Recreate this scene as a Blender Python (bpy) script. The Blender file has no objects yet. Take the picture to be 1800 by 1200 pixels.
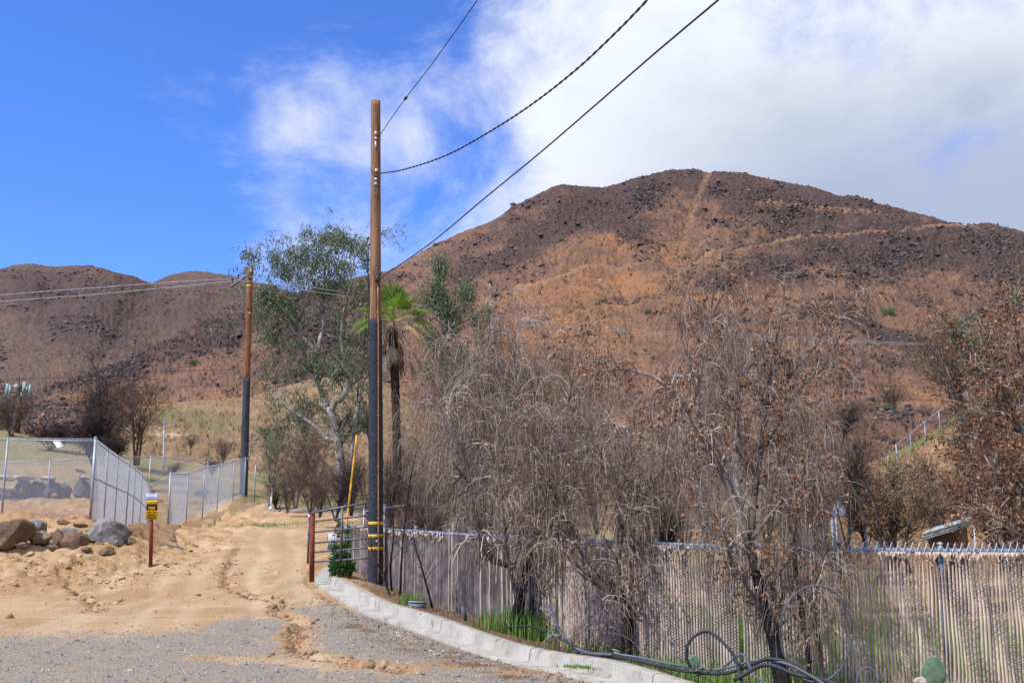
import bpy, bmesh, math, random
import numpy as np
from mathutils import Vector

SC = bpy.context.scene
COL = SC.collection
random.seed(7)
RS = np.random.RandomState(11)

# ------------------------------------------------------------------ camera
F = 1750.0                     # focal length in photo pixels (photo is 1800 wide)
PITCH = math.atan(287.0 / F)
CAMZ = 1.75
cd = bpy.data.cameras.new('camera')
cam = bpy.data.objects.new('camera', cd)
COL.objects.link(cam)
cd.sensor_width = 36.0
cd.lens = 36.0 * F / 1800.0
cd.clip_start = 0.1
cd.clip_end = 9000
cam.location = (0, 0, CAMZ)
cam.rotation_euler = (math.pi / 2 + PITCH, 0, 0)
SC.camera = cam
CP, SP = math.cos(PITCH), math.sin(PITCH)


def P(px, py, Y):
    """world point seen at a photo pixel and standing Y metres ahead"""
    u = (np.asarray(px, float) - 900) / F
    v = (600 - np.asarray(py, float)) / F
    t = np.asarray(Y, float) / (CP - SP * v)
    return np.stack(np.broadcast_arrays(u * t, (CP - SP * v) * t, CAMZ + (SP + CP * v) * t), -1)


# ------------------------------------------------------------------ light
SUN_EL = math.radians(50)
SUN_AZ_VEC = Vector((-0.80, -0.60, 0)).normalized()      # towards the sun, on the ground plane
sd = Vector((SUN_AZ_VEC.x * math.cos(SUN_EL), SUN_AZ_VEC.y * math.cos(SUN_EL), math.sin(SUN_EL)))
sl = bpy.data.lights.new('sun', 'SUN')
sl.energy = 4.7
sl.angle = math.radians(0.5)
sl.color = (1.0, 0.955, 0.88)
so = bpy.data.objects.new('sun', sl)
COL.objects.link(so)
so.rotation_euler = (-sd).to_track_quat('-Z', 'Y').to_euler()
so.location = (-30, -20, 60)

SC.view_settings.view_transform = 'Standard'
SC.view_settings.look = 'None'
SC.view_settings.exposure = 0.28
SC.view_settings.gamma = 1
SC.render.film_transparent = False
SC.cycles.max_bounces = 6
SC.cycles.diffuse_bounces = 3


# ------------------------------------------------------------------ node helpers
class NT:
    def __init__(s, tree):
        s.t = tree
        s.n = tree.nodes
        s.l = tree.links

    def add(s, typ, **kw):
        nd = s.n.new(typ)
        for k, v in kw.items():
            if k in nd.inputs.keys():
                s.put(nd, k, v)
            else:
                setattr(nd, k, v)
        return nd

    def put(s, nd, key, v):
        if isinstance(v, bpy.types.NodeSocket):
            s.l.new(v, nd.inputs[key])
        else:
            nd.inputs[key].default_value = v

    def noise(s, vec, scale, detail=4, rough=0.55, dist=0.0, out='Fac', lac=2.0):
        nd = s.n.new('ShaderNodeTexNoise')
        if vec is not None:
            s.l.new(vec, nd.inputs['Vector'])
        nd.inputs['Scale'].default_value = scale
        nd.inputs['Detail'].default_value = detail
        nd.inputs['Roughness'].default_value = rough
        nd.inputs['Distortion'].default_value = dist
        nd.inputs['Lacunarity'].default_value = lac
        return nd.outputs[out]

    def voro(s, vec, scale, out='Distance', feature='F1', rand=1.0):
        nd = s.n.new('ShaderNodeTexVoronoi')
        nd.feature = feature
        if vec is not None:
            s.l.new(vec, nd.inputs['Vector'])
        nd.inputs['Scale'].default_value = scale
        nd.inputs['Randomness'].default_value = rand
        return nd.outputs[out]

    def math(s, op, a, b=0.0, c=None, clamp=False):
        nd = s.n.new('ShaderNodeMath')
        nd.operation = op
        nd.use_clamp = clamp
        s.put(nd, 0, a)
        s.put(nd, 1, b)
        if c is not None:
            s.put(nd, 2, c)
        return nd.outputs[0]

    def ss(s, x, a, b, o0=0.0, o1=1.0):
        nd = s.n.new('ShaderNodeMapRange')
        nd.interpolation_type = 'SMOOTHSTEP'
        s.put(nd, 'Value', x)
        nd.inputs['From Min'].default_value = a
        nd.inputs['From Max'].default_value = b
        nd.inputs['To Min'].default_value = o0
        nd.inputs['To Max'].default_value = o1
        return nd.outputs['Result']

    def mix(s, f, a, b):
        nd = s.n.new('ShaderNodeMix')
        nd.data_type = 'RGBA'
        s.put(nd, 0, f)
        s.put(nd, 6, a if isinstance(a, bpy.types.NodeSocket) else (*a, 1) if len(a) == 3 else a)
        s.put(nd, 7, b if isinstance(b, bpy.types.NodeSocket) else (*b, 1) if len(b) == 3 else b)
        return nd.outputs[2]

    def mul(s, col, f):
        nd = s.n.new('ShaderNodeVectorMath')
        nd.operation = 'SCALE'
        s.put(nd, 0, col)
        s.put(nd, 'Scale', f)
        return nd.outputs[0]

    def bump(s, h, strength=0.5, dist=0.02, normal=None):
        nd = s.n.new('ShaderNodeBump')
        s.put(nd, 'Height', h)
        nd.inputs['Strength'].default_value = strength
        nd.inputs['Distance'].default_value = dist
        if normal is not None:
            s.l.new(normal, nd.inputs['Normal'])
        return nd.outputs[0]


ALB = 0.80        # common albedo trim


def newmat(name, rough=0.9, spec=0.15):
    m = bpy.data.materials.new(name)
    m.use_nodes = True
    t = NT(m.node_tree)
    b = t.n['Principled BSDF']
    b.inputs['Roughness'].default_value = rough
    b.inputs['Specular IOR Level'].default_value = spec
    return m, t, b


def coords(t, kind='Object'):
    return t.n.new('ShaderNodeTexCoord').outputs[kind]


def attr(t, name, out='Fac'):
    nd = t.n.new('ShaderNodeAttribute')
    nd.attribute_name = name
    return nd.outputs[out]


def simple(name, col, var=0.25, scale=8.0, rough=0.85, spec=0.2, metal=0.0, bump=0.0, col2=None, stretch=None, rnd=0.0):
    m, t, b = newmat(name, rough, spec)
    v = coords(t)
    if stretch:
        mp = t.n.new('ShaderNodeMapping')
        mp.inputs['Scale'].default_value = stretch
        t.l.new(v, mp.inputs['Vector'])
        v = mp.outputs[0]
    n = t.noise(v, scale, 5, 0.6)
    c1 = tuple(c * (1 - var) for c in col)
    c2 = col2 if col2 else tuple(min(1, c * (1 + var)) for c in col)
    c = t.mix(t.ss(n, 0.35, 0.65), c1, c2)
    c = t.mul(c, ALB)
    if rnd:
        a = attr(t, 'rnd')
        c = t.mul(c, t.math('MULTIPLY_ADD', a, 2 * rnd, 1 - rnd))
    t.l.new(c, b.inputs['Base Color'])
    b.inputs['Metallic'].default_value = metal
    if bump:
        t.l.new(t.bump(t.noise(v, scale * 3, 4, 0.6), bump, 0.01), b.inputs['Normal'])
    return m


# ------------------------------------------------------------------ sky
w = bpy.data.worlds.new('World')
SC.world = w
w.use_nodes = True
t = NT(w.node_tree)
bg = t.n['Background']
sky = t.n.new('ShaderNodeTexSky')
sky.sky_type = 'NISHITA'
sky.sun_disc = False
sky.sun_elevation = SUN_EL
sky.sun_rotation = math.atan2(SUN_AZ_VEC.x, SUN_AZ_VEC.y)
sky.air_density = 1.0
sky.dust_density = 0.4
sky.ozone_density = 5.0
gen = coords(t, 'Generated')
sep = t.add('ShaderNodeSeparateXYZ', Vector=gen)
X, Y_, Z = sep.outputs
zc = t.math('MAXIMUM', Z, 0.03)
# cloud layer coordinates: azimuth and elevation of the view direction
azm = t.math('ARCTAN2', X, Y_)
el = t.math('ARCSINE', Z)
cmb = t.add('ShaderNodeCombineXYZ', X=azm, Y=t.math('MULTIPLY', el, 1.5), Z=0.0)
# wispy streaks lie along a diagonal
mp = t.n.new('ShaderNodeMapping')
mp.inputs['Rotation'].default_value = (0, 0, math.radians(-28))
mp.inputs['Location'].default_value = (0.35, 0.12, 0)
t.l.new(cmb.outputs[0], mp.inputs['Vector'])
cv = mp.outputs[0]
n1 = t.noise(cv, 4.2, 9, 0.62, 0.35)
n2 = t.noise(cv, 11.0, 6, 0.6, 0.3)
# cover rises to the right; clear upper left and a clear wedge above the left hill
cover = t.math('ADD', t.ss(azm, -0.10, 0.10, -0.06, 0.27), t.ss(azm, -0.34, -0.19, -0.09, 0.125))
cover = t.math('SUBTRACT', cover, t.ss(azm, -0.08, 0.04, 0.0, 0.085))
low = t.math('MULTIPLY', t.ss(el, 0.40, 0.24), t.ss(azm, 0.16, -0.02))
cover = t.math('SUBTRACT', cover, t.math('MULTIPLY', low, 0.02))
d = t.math('ADD', t.math('ADD', t.math('MULTIPLY', n1, 0.9), t.math('MULTIPLY', n2, 0.22)), cover)
cl = t.ss(d, 0.50, 0.88)
# shaded undersides lower right
shade = t.math('MULTIPLY', t.ss(azm, -0.02, 0.34), t.ss(el, 0.50, 0.28))
shade = t.math('ADD', shade, t.ss(t.noise(cv, 4.1, 6, 0.55), 0.48, 0.75, 0, 0.35), clamp=True)
ccol = t.mix(shade, (10.0, 10.4, 11.2), (4.9, 5.7, 7.6))
tint = t.n.new('ShaderNodeMix')
tint.data_type = 'RGBA'
tint.blend_type = 'MULTIPLY'
tint.inputs[0].default_value = 1.0
t.l.new(sky.outputs[0], tint.inputs[6])
tint.inputs[7].default_value = (1.02, 1.5, 2.6, 1)
skc = t.mix(cl, tint.outputs[2], ccol)
t.l.new(skc, bg.inputs['Color'])
bg.inputs['Strength'].default_value = 0.078


# ------------------------------------------------------------------ numpy noise
def _h(ix, iy, s):
    n = (ix.astype(np.int64) * 374761393 + iy.astype(np.int64) * 668265263 + s * 1442695041) & 0xffffffff
    n = ((n ^ (n >> 13)) * 1274126177) & 0xffffffff
    return ((n ^ (n >> 16)) & 0xffff) / 65535.0


def vn(x, y, s=0):
    xi, yi = np.floor(x), np.floor(y)
    fx, fy = x - xi, y - yi
    fx, fy = fx * fx * (3 - 2 * fx), fy * fy * (3 - 2 * fy)
    a, b = _h(xi, yi, s), _h(xi + 1, yi, s)
    c, d_ = _h(xi, yi + 1, s), _h(xi + 1, yi + 1, s)
    return (a * (1 - fx) + b * fx) * (1 - fy) + (c * (1 - fx) + d_ * fx) * fy


def fbm(x, y, o=5, s=0, g=0.5):
    r = 0
    a = 1
    tot = 0
    for k in range(o):
        r = r + a * vn(x * 2 ** k + 17.3 * k, y * 2 ** k - 9.1 * k, s + k)
        tot += a
        a *= g
    return r / tot * 2 - 1


def sstep(x, a, b):
    q = np.clip((x - a) / (b - a), 0, 1)
    return q * q * (3 - 2 * q)


def seg_dist(px, py, poly):
    """distance of points to a polyline, with the side sign"""
    best = np.full(np.shape(px), 1e9)
    for (x0, y0), (x1, y1) in zip(poly[:-1], poly[1:]):
        dx, dy = x1 - x0, y1 - y0
        q = np.clip(((px - x0) * dx + (py - y0) * dy) / (dx * dx + dy * dy), 0, 1)
        best = np.minimum(best, np.hypot(px - x0 - q * dx, py - y0 - q * dy))
    return best


# ------------------------------------------------------------------ mesh helpers
def mk(name, V, Fc, mat, parent=None, smooth=False, attrs=None, colattr=None):
    """V (n,3); Fc array (m,k) or list of arrays of different k"""
    me = bpy.data.meshes.new(name)
    V = np.asarray(V, np.float32)
    fl = [np.asarray(f, np.int32) for f in (Fc if isinstance(Fc, list) else [Fc]) if len(f)]
    me.vertices.add(len(V))
    me.vertices.foreach_set('co', V.ravel())
    loops = np.concatenate([f.ravel() for f in fl])
    cnt = np.concatenate([np.full(len(f), f.shape[1], np.int32) for f in fl])
    me.loops.add(len(loops))
    me.loops.foreach_set('vertex_index', loops)
    me.polygons.add(len(cnt))
    st = np.concatenate([[0], np.cumsum(cnt)[:-1]]).astype(np.int32)
    me.polygons.foreach_set('loop_start', st)
    me.polygons.foreach_set('loop_total', cnt)
    if smooth:
        me.polygons.foreach_set('use_smooth', np.ones(len(cnt), bool))
    me.update(calc_edges=True)
    for k, a in (attrs or {}).items():
        at = me.attributes.new(k, 'FLOAT', 'POINT')
        at.data.foreach_set('value', np.asarray(a, np.float32).ravel())
    o = bpy.data.objects.new(name, me)
    COL.objects.link(o)
    for mm in (mat if isinstance(mat, (list, tuple)) else [mat]):
        if mm:
            me.materials.append(mm)
    if parent is not None:
        o.parent = parent
        lc = parent.location
        if lc.length:
            me.vertices.foreach_set('co', (V - np.array(lc, np.float32)).ravel())
            me.update()
    return o


class MB:
    """collects pieces into one mesh"""
    def __init__(s):
        s.V, s.F, s.n, s.r = [], {}, 0, []

    def add(s, V, Fc, rnd=None):
        V = np.asarray(V, float).reshape(-1, 3)
        if isinstance(Fc, list) and isinstance(Fc[0], tuple):
            Fc = np.array(Fc)
        for f in (Fc if isinstance(Fc, list) else [Fc]):
            f = np.asarray(f, int)
            s.F.setdefault(f.shape[1], []).append(f + s.n)
        s.V.append(V)
        s.r.append(np.zeros(len(V)) + (random.random() if rnd is None else rnd))
        s.n += len(V)
        return s

    def box(s, c, size, ax=None, up=(0, 0, 1)):
        """oriented box; ax = direction of local x"""
        c = np.array(c, float)
        hx, hy, hz = np.array(size) / 2
        ax = np.array(ax if ax is not None else (1, 0, 0), float)
        ax /= np.linalg.norm(ax)
        up = np.array(up, float)
        ay = np.cross(up, ax)
        ay /= np.linalg.norm(ay)
        az = np.cross(ax, ay)
        v = [c + sx * hx * ax + sy * hy * ay + sz * hz * az for sz in (-1, 1) for sy in (-1, 1) for sx in (-1, 1)]
        return s.add(v, [(0, 2, 3, 1), (4, 5, 7, 6), (0, 1, 5, 4), (2, 6, 7, 3), (0, 4, 6, 2), (1, 3, 7, 5)])

    def tube(s, pts, r, sides=8, cap=True, rnd=None):
        pts = np.asarray(pts, float)
        V, Fc = tubes(pts[None], np.broadcast_to(np.asarray(r, float), (len(pts),))[None], sides)
        s.add(V, Fc, rnd)
        if cap:
            k = len(pts)
            b0 = s.n - len(V)
            s.F.setdefault(sides, []).append(np.array([list(range(sides))[::-1]]) + b0)
            s.F[sides].append(np.array([list(range(sides))]) + b0 + (k - 1) * sides)
        return s

    def many(s, Pn, Rn, sides=3, rnd=None):
        V, Fc = tubes(Pn, Rn, sides)
        s.V.append(V)
        s.F.setdefault(4, []).append(Fc + s.n)
        s.r.append(np.repeat(RS.rand(len(Pn)) if rnd is None else rnd, Pn.shape[1] * sides))
        s.n += len(V)
        return s

    def quads(s, Q, rnd=None):
        n = len(Q)
        s.V.append(Q.reshape(-1, 3))
        k = Q.shape[1]
        s.F.setdefault(k, []).append(np.arange(n * k).reshape(n, k) + s.n)
        s.r.append(np.repeat(RS.rand(n) if rnd is None else rnd, k))
        s.n += n * k
        return s

    def build(s, name, mat, parent=None, smooth=False):
        return mk(name, np.concatenate(s.V), [np.concatenate(f) for f in s.F.values()], mat, parent, smooth,
                  {'rnd': np.concatenate(s.r)})


def tubes(Pn, Rn, sides=3):
    """Pn (n,k,3) centre lines, Rn (n,k) radii -> verts, quads"""
    Pn = np.asarray(Pn, float)
    n, k, _ = Pn.shape
    T = np.gradient(Pn, axis=1)
    T /= np.linalg.norm(T, axis=2, keepdims=True) + 1e-9
    ref = np.eye(3)[np.argmin(np.abs(np.diff(Pn, axis=1)).sum(1), axis=1)][:, None] * np.ones_like(T)
    A = np.cross(T, ref)
    A /= np.linalg.norm(A, axis=2, keepdims=True) + 1e-9
    B = np.cross(T, A)
    an = np.arange(sides) * 2 * math.pi / sides
    V = Pn[:, :, None] + Rn[:, :, None, None] * (A[:, :, None] * np.cos(an)[:, None] + B[:, :, None] * np.sin(an)[:, None])
    i = np.arange(n)[:, None, None] * k * sides
    j = np.arange(k - 1)[None, :, None] * sides
    q = np.arange(sides)[None, None]
    q2 = (q + 1) % sides
    Fc = np.stack([i + j + q, i + j + q2, i + j + sides + q2, i + j + sides + q], -1).reshape(-1, 4)
    return V.reshape(-1, 3), Fc


def catmull(pts, n=6):
    p = np.asarray(pts, float)
    p = np.vstack([2 * p[0] - p[1], p, 2 * p[-1] - p[-2]])
    out = []
    for i in range(1, len(p) - 2):
        for q in np.linspace(0, 1, n, endpoint=False):
            a, b, c, d_ = p[i - 1], p[i], p[i + 1], p[i + 2]
            out.append(0.5 * ((2 * b) + (c - a) * q + (2 * a - 5 * b + 4 * c - d_) * q * q + (3 * b - a - 3 * c + d_) * q ** 3))
    out.append(p[-2])
    return np.array(out)


def tag(o, label=None, cat=None, group=None, kind=None):
    if label:
        o['label'] = label
    if cat:
        o['category'] = cat
    if group:
        o['group'] = group
    if kind:
        o['kind'] = kind
    return o


def thing(name, label, cat, loc=(0, 0, 0), group=None):
    o = bpy.data.objects.new(name, None)
    o.empty_display_size = 0.2
    COL.objects.link(o)
    o.location = loc
    return tag(o, label, cat, group)


def copy_tree(src, loc, rz=0.0, sc=1.0, label=None):
    r = src.copy()
    COL.objects.link(r)
    r.location = loc
    r.rotation_euler = (0, 0, rz)
    r.scale = (sc, sc, sc) if np.isscalar(sc) else sc
    if label:
        r['label'] = label
    for c in list(src.children):
        d_ = c.copy()
        COL.objects.link(d_)
        d_.parent = r
        for g in list(c.children):
            e = g.copy()
            COL.objects.link(e)
            e.parent = d_
    return r


# ------------------------------------------------------------------ terrain height from surveyed spots
def W(px, py, Y):
    return tuple(P(px, py, Y))


CTRL = [(-25, 0, 0), (-8, 0, 0), (0, 0, 0), (8, 0, -.05), (25, 0, -.4), (-10, 8, 0), (-3, 8, 0), (2, 8, 0), (-8, 13, 0), (-14, 13, 0.03),
        (-4, 13, 0), (0, 11.5, 0), (-3, 16, .05), (-6, 17, .06), (-6, 20, .15), (-10, 17, .07), (-22, 13, .05), (-40, 10, .1),
        (0, -15, 0), (-30, -15, 0), (30, -15, -.3),
        (-6.5, 24, .32), (-8.2, 26, .38), (-5, 26, .4), (-8, 30, .5), (-11, 30, .48), (-5.6, 30, .5), (-10.5, 40, .8), (-13, 40, .76), (-8.6, 40, .78),
        (-12.3, 50, 1.16), (-15.5, 50, 1.12), (-9.5, 50, 1.1), (-14, 60, 1.5), (-17, 60, 1.6), (-11, 60, 1.45), (-14, 75, 1.7), (-8, 70, 1.5),
        (-4.2, 22, .2), (-2.6, 19.8, .16), (-1.9, 17.6, .08), (-1.75, 18.6, .1), (0, 15.4, -.03), (1.64, 12.9, -.3), (3.7, 11.4, -.5), (5.7, 11.0, -.5), (9, 11, -.5),
        (1.3, 10.6, -.02), (3.0, 9.0, -.05), (2.2, 10.6, -.2), (4.0, 9.6, -.35),
        (0, 20, -.35), (5, 17, -.6), (10, 15, -.6), (5, 25, -1.0), (12, 30, -1.2), (0, 35, -.2), (-3, 30, .3), (-3, 45, .8), (10, 50, -.6), (20, 40, -.6), (25, 20, -.8),
        (0, 60, .9), (15, 80, 1.0), (40, 60, 0.5), (40, 30, -.6), (0, 100, 2.4), (30, 120, 3.0), (60, 100, 3.0),
        W(0, 1015, 20), W(-150, 1015, 20), W(100, 1005, 20.5), W(200, 1003, 22), W(0, 975, 24), W(120, 965, 24.5), W(200, 957, 25.5), W(248, 968, 26),
        W(-150, 965, 24), W(0, 920, 28.5), W(100, 918, 28.5), W(185, 925, 29.0), W(235, 948, 29), W(0, 908, 31), W(163, 910, 30.4), W(-200, 905, 31),
        W(227, 921, 38.7), W(262, 941, 46), W(296, 934, 46), W(331, 914, 50), W(360, 904, 52), W(384, 893, 55), W(412, 880, 58), W(432, 876, 59.5), W(452, 882, 58),
        W(88, 876, 60), W(-50, 880, 60), W(265, 882, 62), W(365, 876, 67), W(100, 893, 42), W(-100, 893, 42), W(450, 893, 60),
        W(0, 758, 95), W(80, 778, 92), W(175, 806, 86), W(-150, 740, 100), W(0, 800, 80), W(250, 830, 85), W(0, 845, 68), W(350, 845, 85), W(480, 878, 80),
        W(560, 880, 90), W(650, 885, 90), W(0, 740, 110), W(-300, 720, 110), W(150, 790, 110), W(-400, 860, 60),
        (-80, 20, 1.5), (-60, 40, 2.5), (60, 10, -1), (80, 60, 1.5)]
CT = np.array(CTRL, float)


def _kern(a, b):
    return np.sqrt(((a[:, None, :] - b[None]) ** 2).sum(-1) + 0.6)


_A = _kern(CT[:, :2], CT[:, :2])
_n = len(CT)
_M = np.zeros((_n + 1, _n + 1))
_M[:_n, :_n] = _A - 0.0 * np.eye(_n)
_M[:_n, _n] = 1
_M[_n, :_n] = 1
_wt = np.linalg.solve(_M, np.concatenate([CT[:, 2], [0]]))

# kerb front foot line: (px, py) -> distance
KERB = [(596, 985, 25.0), (578, 1008, 21.8), (583, 1022, 20.2), (605, 1037, 18.6), (640, 1051, 17.3), (700, 1072, 15.9), (760, 1092, 14.8), (830, 1113, 13.6),
        (900, 1132, 12.5), (980, 1155, 11.5), (1059, 1177, 10.6), (1127, 1197, 9.95), (1250, 1238, 8.9), (1450, 1320, 7.3), (1750, 1480, 5.5)]
_q = np.array([(P(a, b, c)[0], P(a, b, c)[1]) for a, b, c in KERB])
_q[:, 0] = np.poly1d(np.polyfit(_q[:, 1], _q[:, 0], 5))(_q[:, 1])
_y = np.concatenate([np.linspace(25, 12, 44), np.linspace(12, 5.5, 26)[1:]])
KP = np.stack([np.poly1d(np.polyfit(_q[:, 1], _q[:, 0], 5))(_y), _y, 0 * _y], -1)


def base_h(x, y):
    x = np.asarray(x, float)
    y = np.asarray(y, float)
    sh = x.shape
    q = np.stack([x.ravel(), y.ravel()], -1)
    out = np.zeros(len(q))
    for i in range(0, len(q), 20000):
        out[i:i + 20000] = _kern(q[i:i + 20000], CT[:, :2]) @ _wt[:_n] + _wt[_n]
    out = out.reshape(sh)
    r = np.hypot(x, y)
    far = sstep(r, 110, 170)
    return out * (1 - far) + 2.0 * far


def side_of_kerb(x, y):
    """signed distance, positive behind the kerb (verge side), only near the kerb"""
    x = np.asarray(x, float)
    y = np.asarray(y, float)
    best = np.full(x.shape, 1e9)
    sg = np.zeros(x.shape)
    for a, b in zip(KP[:-1], KP[1:]):
        dx, dy = b[0] - a[0], b[1] - a[1]
        L = dx * dx + dy * dy + 1e-9
        q = np.clip(((x - a[0]) * dx + (y - a[1]) * dy) / L, 0, 1)
        dd = np.hypot(x - a[0] - q * dx, y - a[1] - q * dy)
        m = dd < best
        best = np.where(m, dd, best)
        sg = np.where(m, np.sign((x - a[0]) * -dy + (y - a[1]) * dx), sg)
    return best * sg


def H(x, y, detail=True):
    x = np.asarray(x, float)
    y = np.asarray(y, float)
    h = base_h(x, y)
    if not detail:
        return h
    sk = side_of_kerb(x, y)
    r = np.hypot(x, y)
    road = np.abs(x + (4.3 + 0.22 * (y - 20).clip(0)) + 2.2)
    mound = sstep(y + 0.25 * (x + 9).clip(0), 17.5, 21) * sstep(-x - 0.12 * (y - 20), 6.8, 8.6) * (1 - sstep(y, 60, 75))
    fine = fbm(x * 1.7, y * 1.7, 5, 3)
    h = h + mound * (0.22 * fbm(x * .8, y * .8, 4, 5) + 0.12 * fine - 0.14 * (1 - np.abs(fbm(x * 1.6, y * 1.6, 4, 8))) ** 5 + 0.05 * fbm(x * 6, y * 6, 3, 18))
    h = h + 0.012 * fbm(x * 2, y * 2, 4, 9) * (1 - mound)
    # tyre ruts going up the road and an erosion channel
    for off, dep in ((-0.95, .035), (0.85, .04), (-1.9, .02), (1.8, .02)):
        cx = -6.4 - 0.235 * (y - 22) + off + 0.12 * np.sin(y * .5)
        h = h - dep * np.exp(-((x - cx) / .18) ** 2) * sstep(y, 13, 18) * (1 - sstep(y, 55, 62))
    ch = seg_dist(x, y, CHAN) + 0.10 * fbm(x * 4, y * 4, 3, 21)
    h = h - 0.09 * np.exp(-(ch / .10) ** 2)
    ch = seg_dist(x, y, CHAN2) + 0.12 * fbm(x * 5, y * 5, 3, 22)
    h = h - 0.10 * np.exp(-(ch / .10) ** 2)
    ch = seg_dist(x, y, CHAN3) + 0.10 * fbm(x * 4, y * 4, 3, 23)
    h = h - 0.07 * np.exp(-(ch / .08) ** 2)
    # verge soil comes up to the back of the kerb
    back = sstep(sk, 0.05, 0.2) * np.exp(-(sk.clip(0) / 0.9) ** 2) * (r < 40)
    h = h + 0.14 * back + 0.03 * fine * sstep(sk, 0.15, 0.5) * (r < 40)
    # keep soil under the concrete
    under = sstep(sk, -0.50, -0.42) * (1 - sstep(sk, 0.12, 0.18)) * (r < 30)
    h = h - 0.05 * under
    wild = sstep(r, 32, 60)
    h = h + wild * 0.25 * fbm(x * .25, y * .25, 5, 12)
    return h


def gpt(px, py):
    """world x,y where a photo pixel meets smooth ground"""
    d0 = P(px, py, 1.0) - np.array([0, 0, CAMZ])
    for Y in np.arange(5, 90, 0.1):
        p = np.array([0, 0, CAMZ]) + d0 * Y
        if p[2] <= base_h(np.array([p[0]]), np.array([p[1]]))[0]:
            return (p[0], p[1])
    return (p[0], p[1])


CHAN = [gpt(*q) for q in ((425, 960), (405, 985), (398, 1005), (400, 1030), (440, 1045), (480, 1053))]
CHAN2 = [gpt(*q) for q in ((505, 1060), (480, 1072), (535, 1095), (520, 1115), (525, 1145), (570, 1158), (640, 1168), (700, 1180))]
CHAN3 = [gpt(*q) for q in ((135, 968), (132, 995), (122, 1020), (140, 1040), (165, 1060), (172, 1075))]
CHX = [CHAN, CHAN2, CHAN3]
# ------------------------------------------------------------------ ground sheet
az = np.concatenate([np.linspace(-180, -60, 16, endpoint=False), np.linspace(-60, -33, 40, endpoint=False), np.linspace(-33, 33, 620),
                     np.linspace(33, 60, 40)[1:], np.linspace(60, 180, 16)[1:-1]]) * math.pi / 180
rr = np.concatenate([[0.3, 2, 4, 6], np.geomspace(7.5, 80, 420), np.geomspace(80, 200, 50)[1:], np.geomspace(200, 4000, 14)[1:]])
AZ, RR = np.meshgrid(az, rr)
GX, GY = RR * np.sin(AZ), RR * np.cos(AZ)
GZ = H(GX, GY)
nr, na = GX.shape
ii, jj = np.meshgrid(np.arange(nr - 1), np.arange(na), indexing='ij')
j2 = (jj + 1) % na
GF = np.stack([ii * na + jj, (ii + 1) * na + jj, (ii + 1) * na + j2, ii * na + j2], -1).reshape(-1, 4)[:, ::-1]
sk = side_of_kerb(GX, GY)
nz = fbm(GX * .35, GY * .35, 5, 31)
gb = 14.6 + 1.8 * nz + 2.6 * sstep(GX, -5.2, -3.2) - 0.8 * sstep(-GX, 6, 10)
gravel = sstep(gb - GY, -2.2, 2.4) * (sk < 0)
for c, wd in ((CHAN2, .28),):
    gravel *= 1 - 0.95 * np.exp(-((seg_dist(GX, GY, c) + .15 * fbm(GX * 3, GY * 3, 4, 5)) / wd) ** 2)
streak = np.exp(-((GY - 11.9 - 0.28 * (GX + 3.5) * -1 + .4 * fbm(GX, GY * 2, 3, 44)) / .3) ** 2) * sstep(GX, -4.2, -3.4)
gravel *= 1 - .75 * streak
far_gravel = sstep(GY, 50, 54) * sstep(GX, -14.5, -13.5) * (1 - sstep(GX, -6.5, -6)) * (1 - sstep(GY, 76, 82))
gravel = np.maximum(gravel, far_gravel * .8)
behind = sstep(sk, 0.6, 1.6) * (GX > -2.8 - .15 * (GY - 18)) * (GY > 5)
ng = fbm(GX * .5, GY * .5, 4, 77)
road_x = -6.4 - 0.235 * (GY - 22)
grass = behind * sstep(ng, -.5, 0.1) * (RR < 60)
grass = np.maximum(grass, sstep(RR, 52, 66) * sstep(fbm(GX * .12, GY * .12, 5, 78), -.45, .2) * .8)
grass = np.maximum(grass, sstep(GY, 40, 46) * sstep(road_x - GX, 2.2, 3.0) * (1 - sstep(road_x - GX, 4.5, 6)) * sstep(ng, -.3, .2) * .7)
litter = np.exp(-((sk + .95) / .45) ** 2) * (RR < 16) * (.5 + .5 * fbm(GX * 3, GY * 3, 3, 6))
litter = np.maximum(litter, sstep(sk, .05, .3) * (1 - sstep(sk, 1.5, 2.5)) * .8 * (RR < 30))
litter *= sstep(GX, -4.0, -2.0)
moundm = sstep(GY + 0.25 * (GX + 9).clip(0), 17.5, 20.5) * sstep(-GX - 0.12 * (GY - 20), 6.8, 8.6)
red = sstep(GY, 27, 31) * sstep(road_x - GX, 2.0, 3.0) * (1 - sstep(RR, 60, 80))


rut = 0
for off in (-0.95, .85, -1.9, 1.8, -.2):
    cx = -6.4 - 0.235 * (GY - 22) + off + 0.12 * np.sin(GY * .5)
    rut = rut + np.exp(-((GX - cx) / .22) ** 2)
for off in (0, .45, 1.5, 2.0):
    cy = 15.4 + off + .13 * (GX + 8) - .012 * (GX + 8) ** 2
    rut = rut + .8 * np.exp(-((GY - cy) / .10) ** 2)
rut = (rut * sstep(fbm(GX * .5, GY * .5, 3, 14), -.5, .2)).clip(0, 1) * (1 - sstep(RR, 60, 70))
loose = moundm * (1 - sstep(RR, 50, 60)) * sstep(fbm(GX * 1.1, GY * 1.1, 4, 15), -.25, .35)
for c in CHX:
    loose = np.maximum(loose, .9 * np.exp(-((seg_dist(GX, GY, c) + .1 * fbm(GX * 4, GY * 4, 3, 16)) / .22) ** 2))
farm = sstep(RR, 58, 72)


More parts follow.
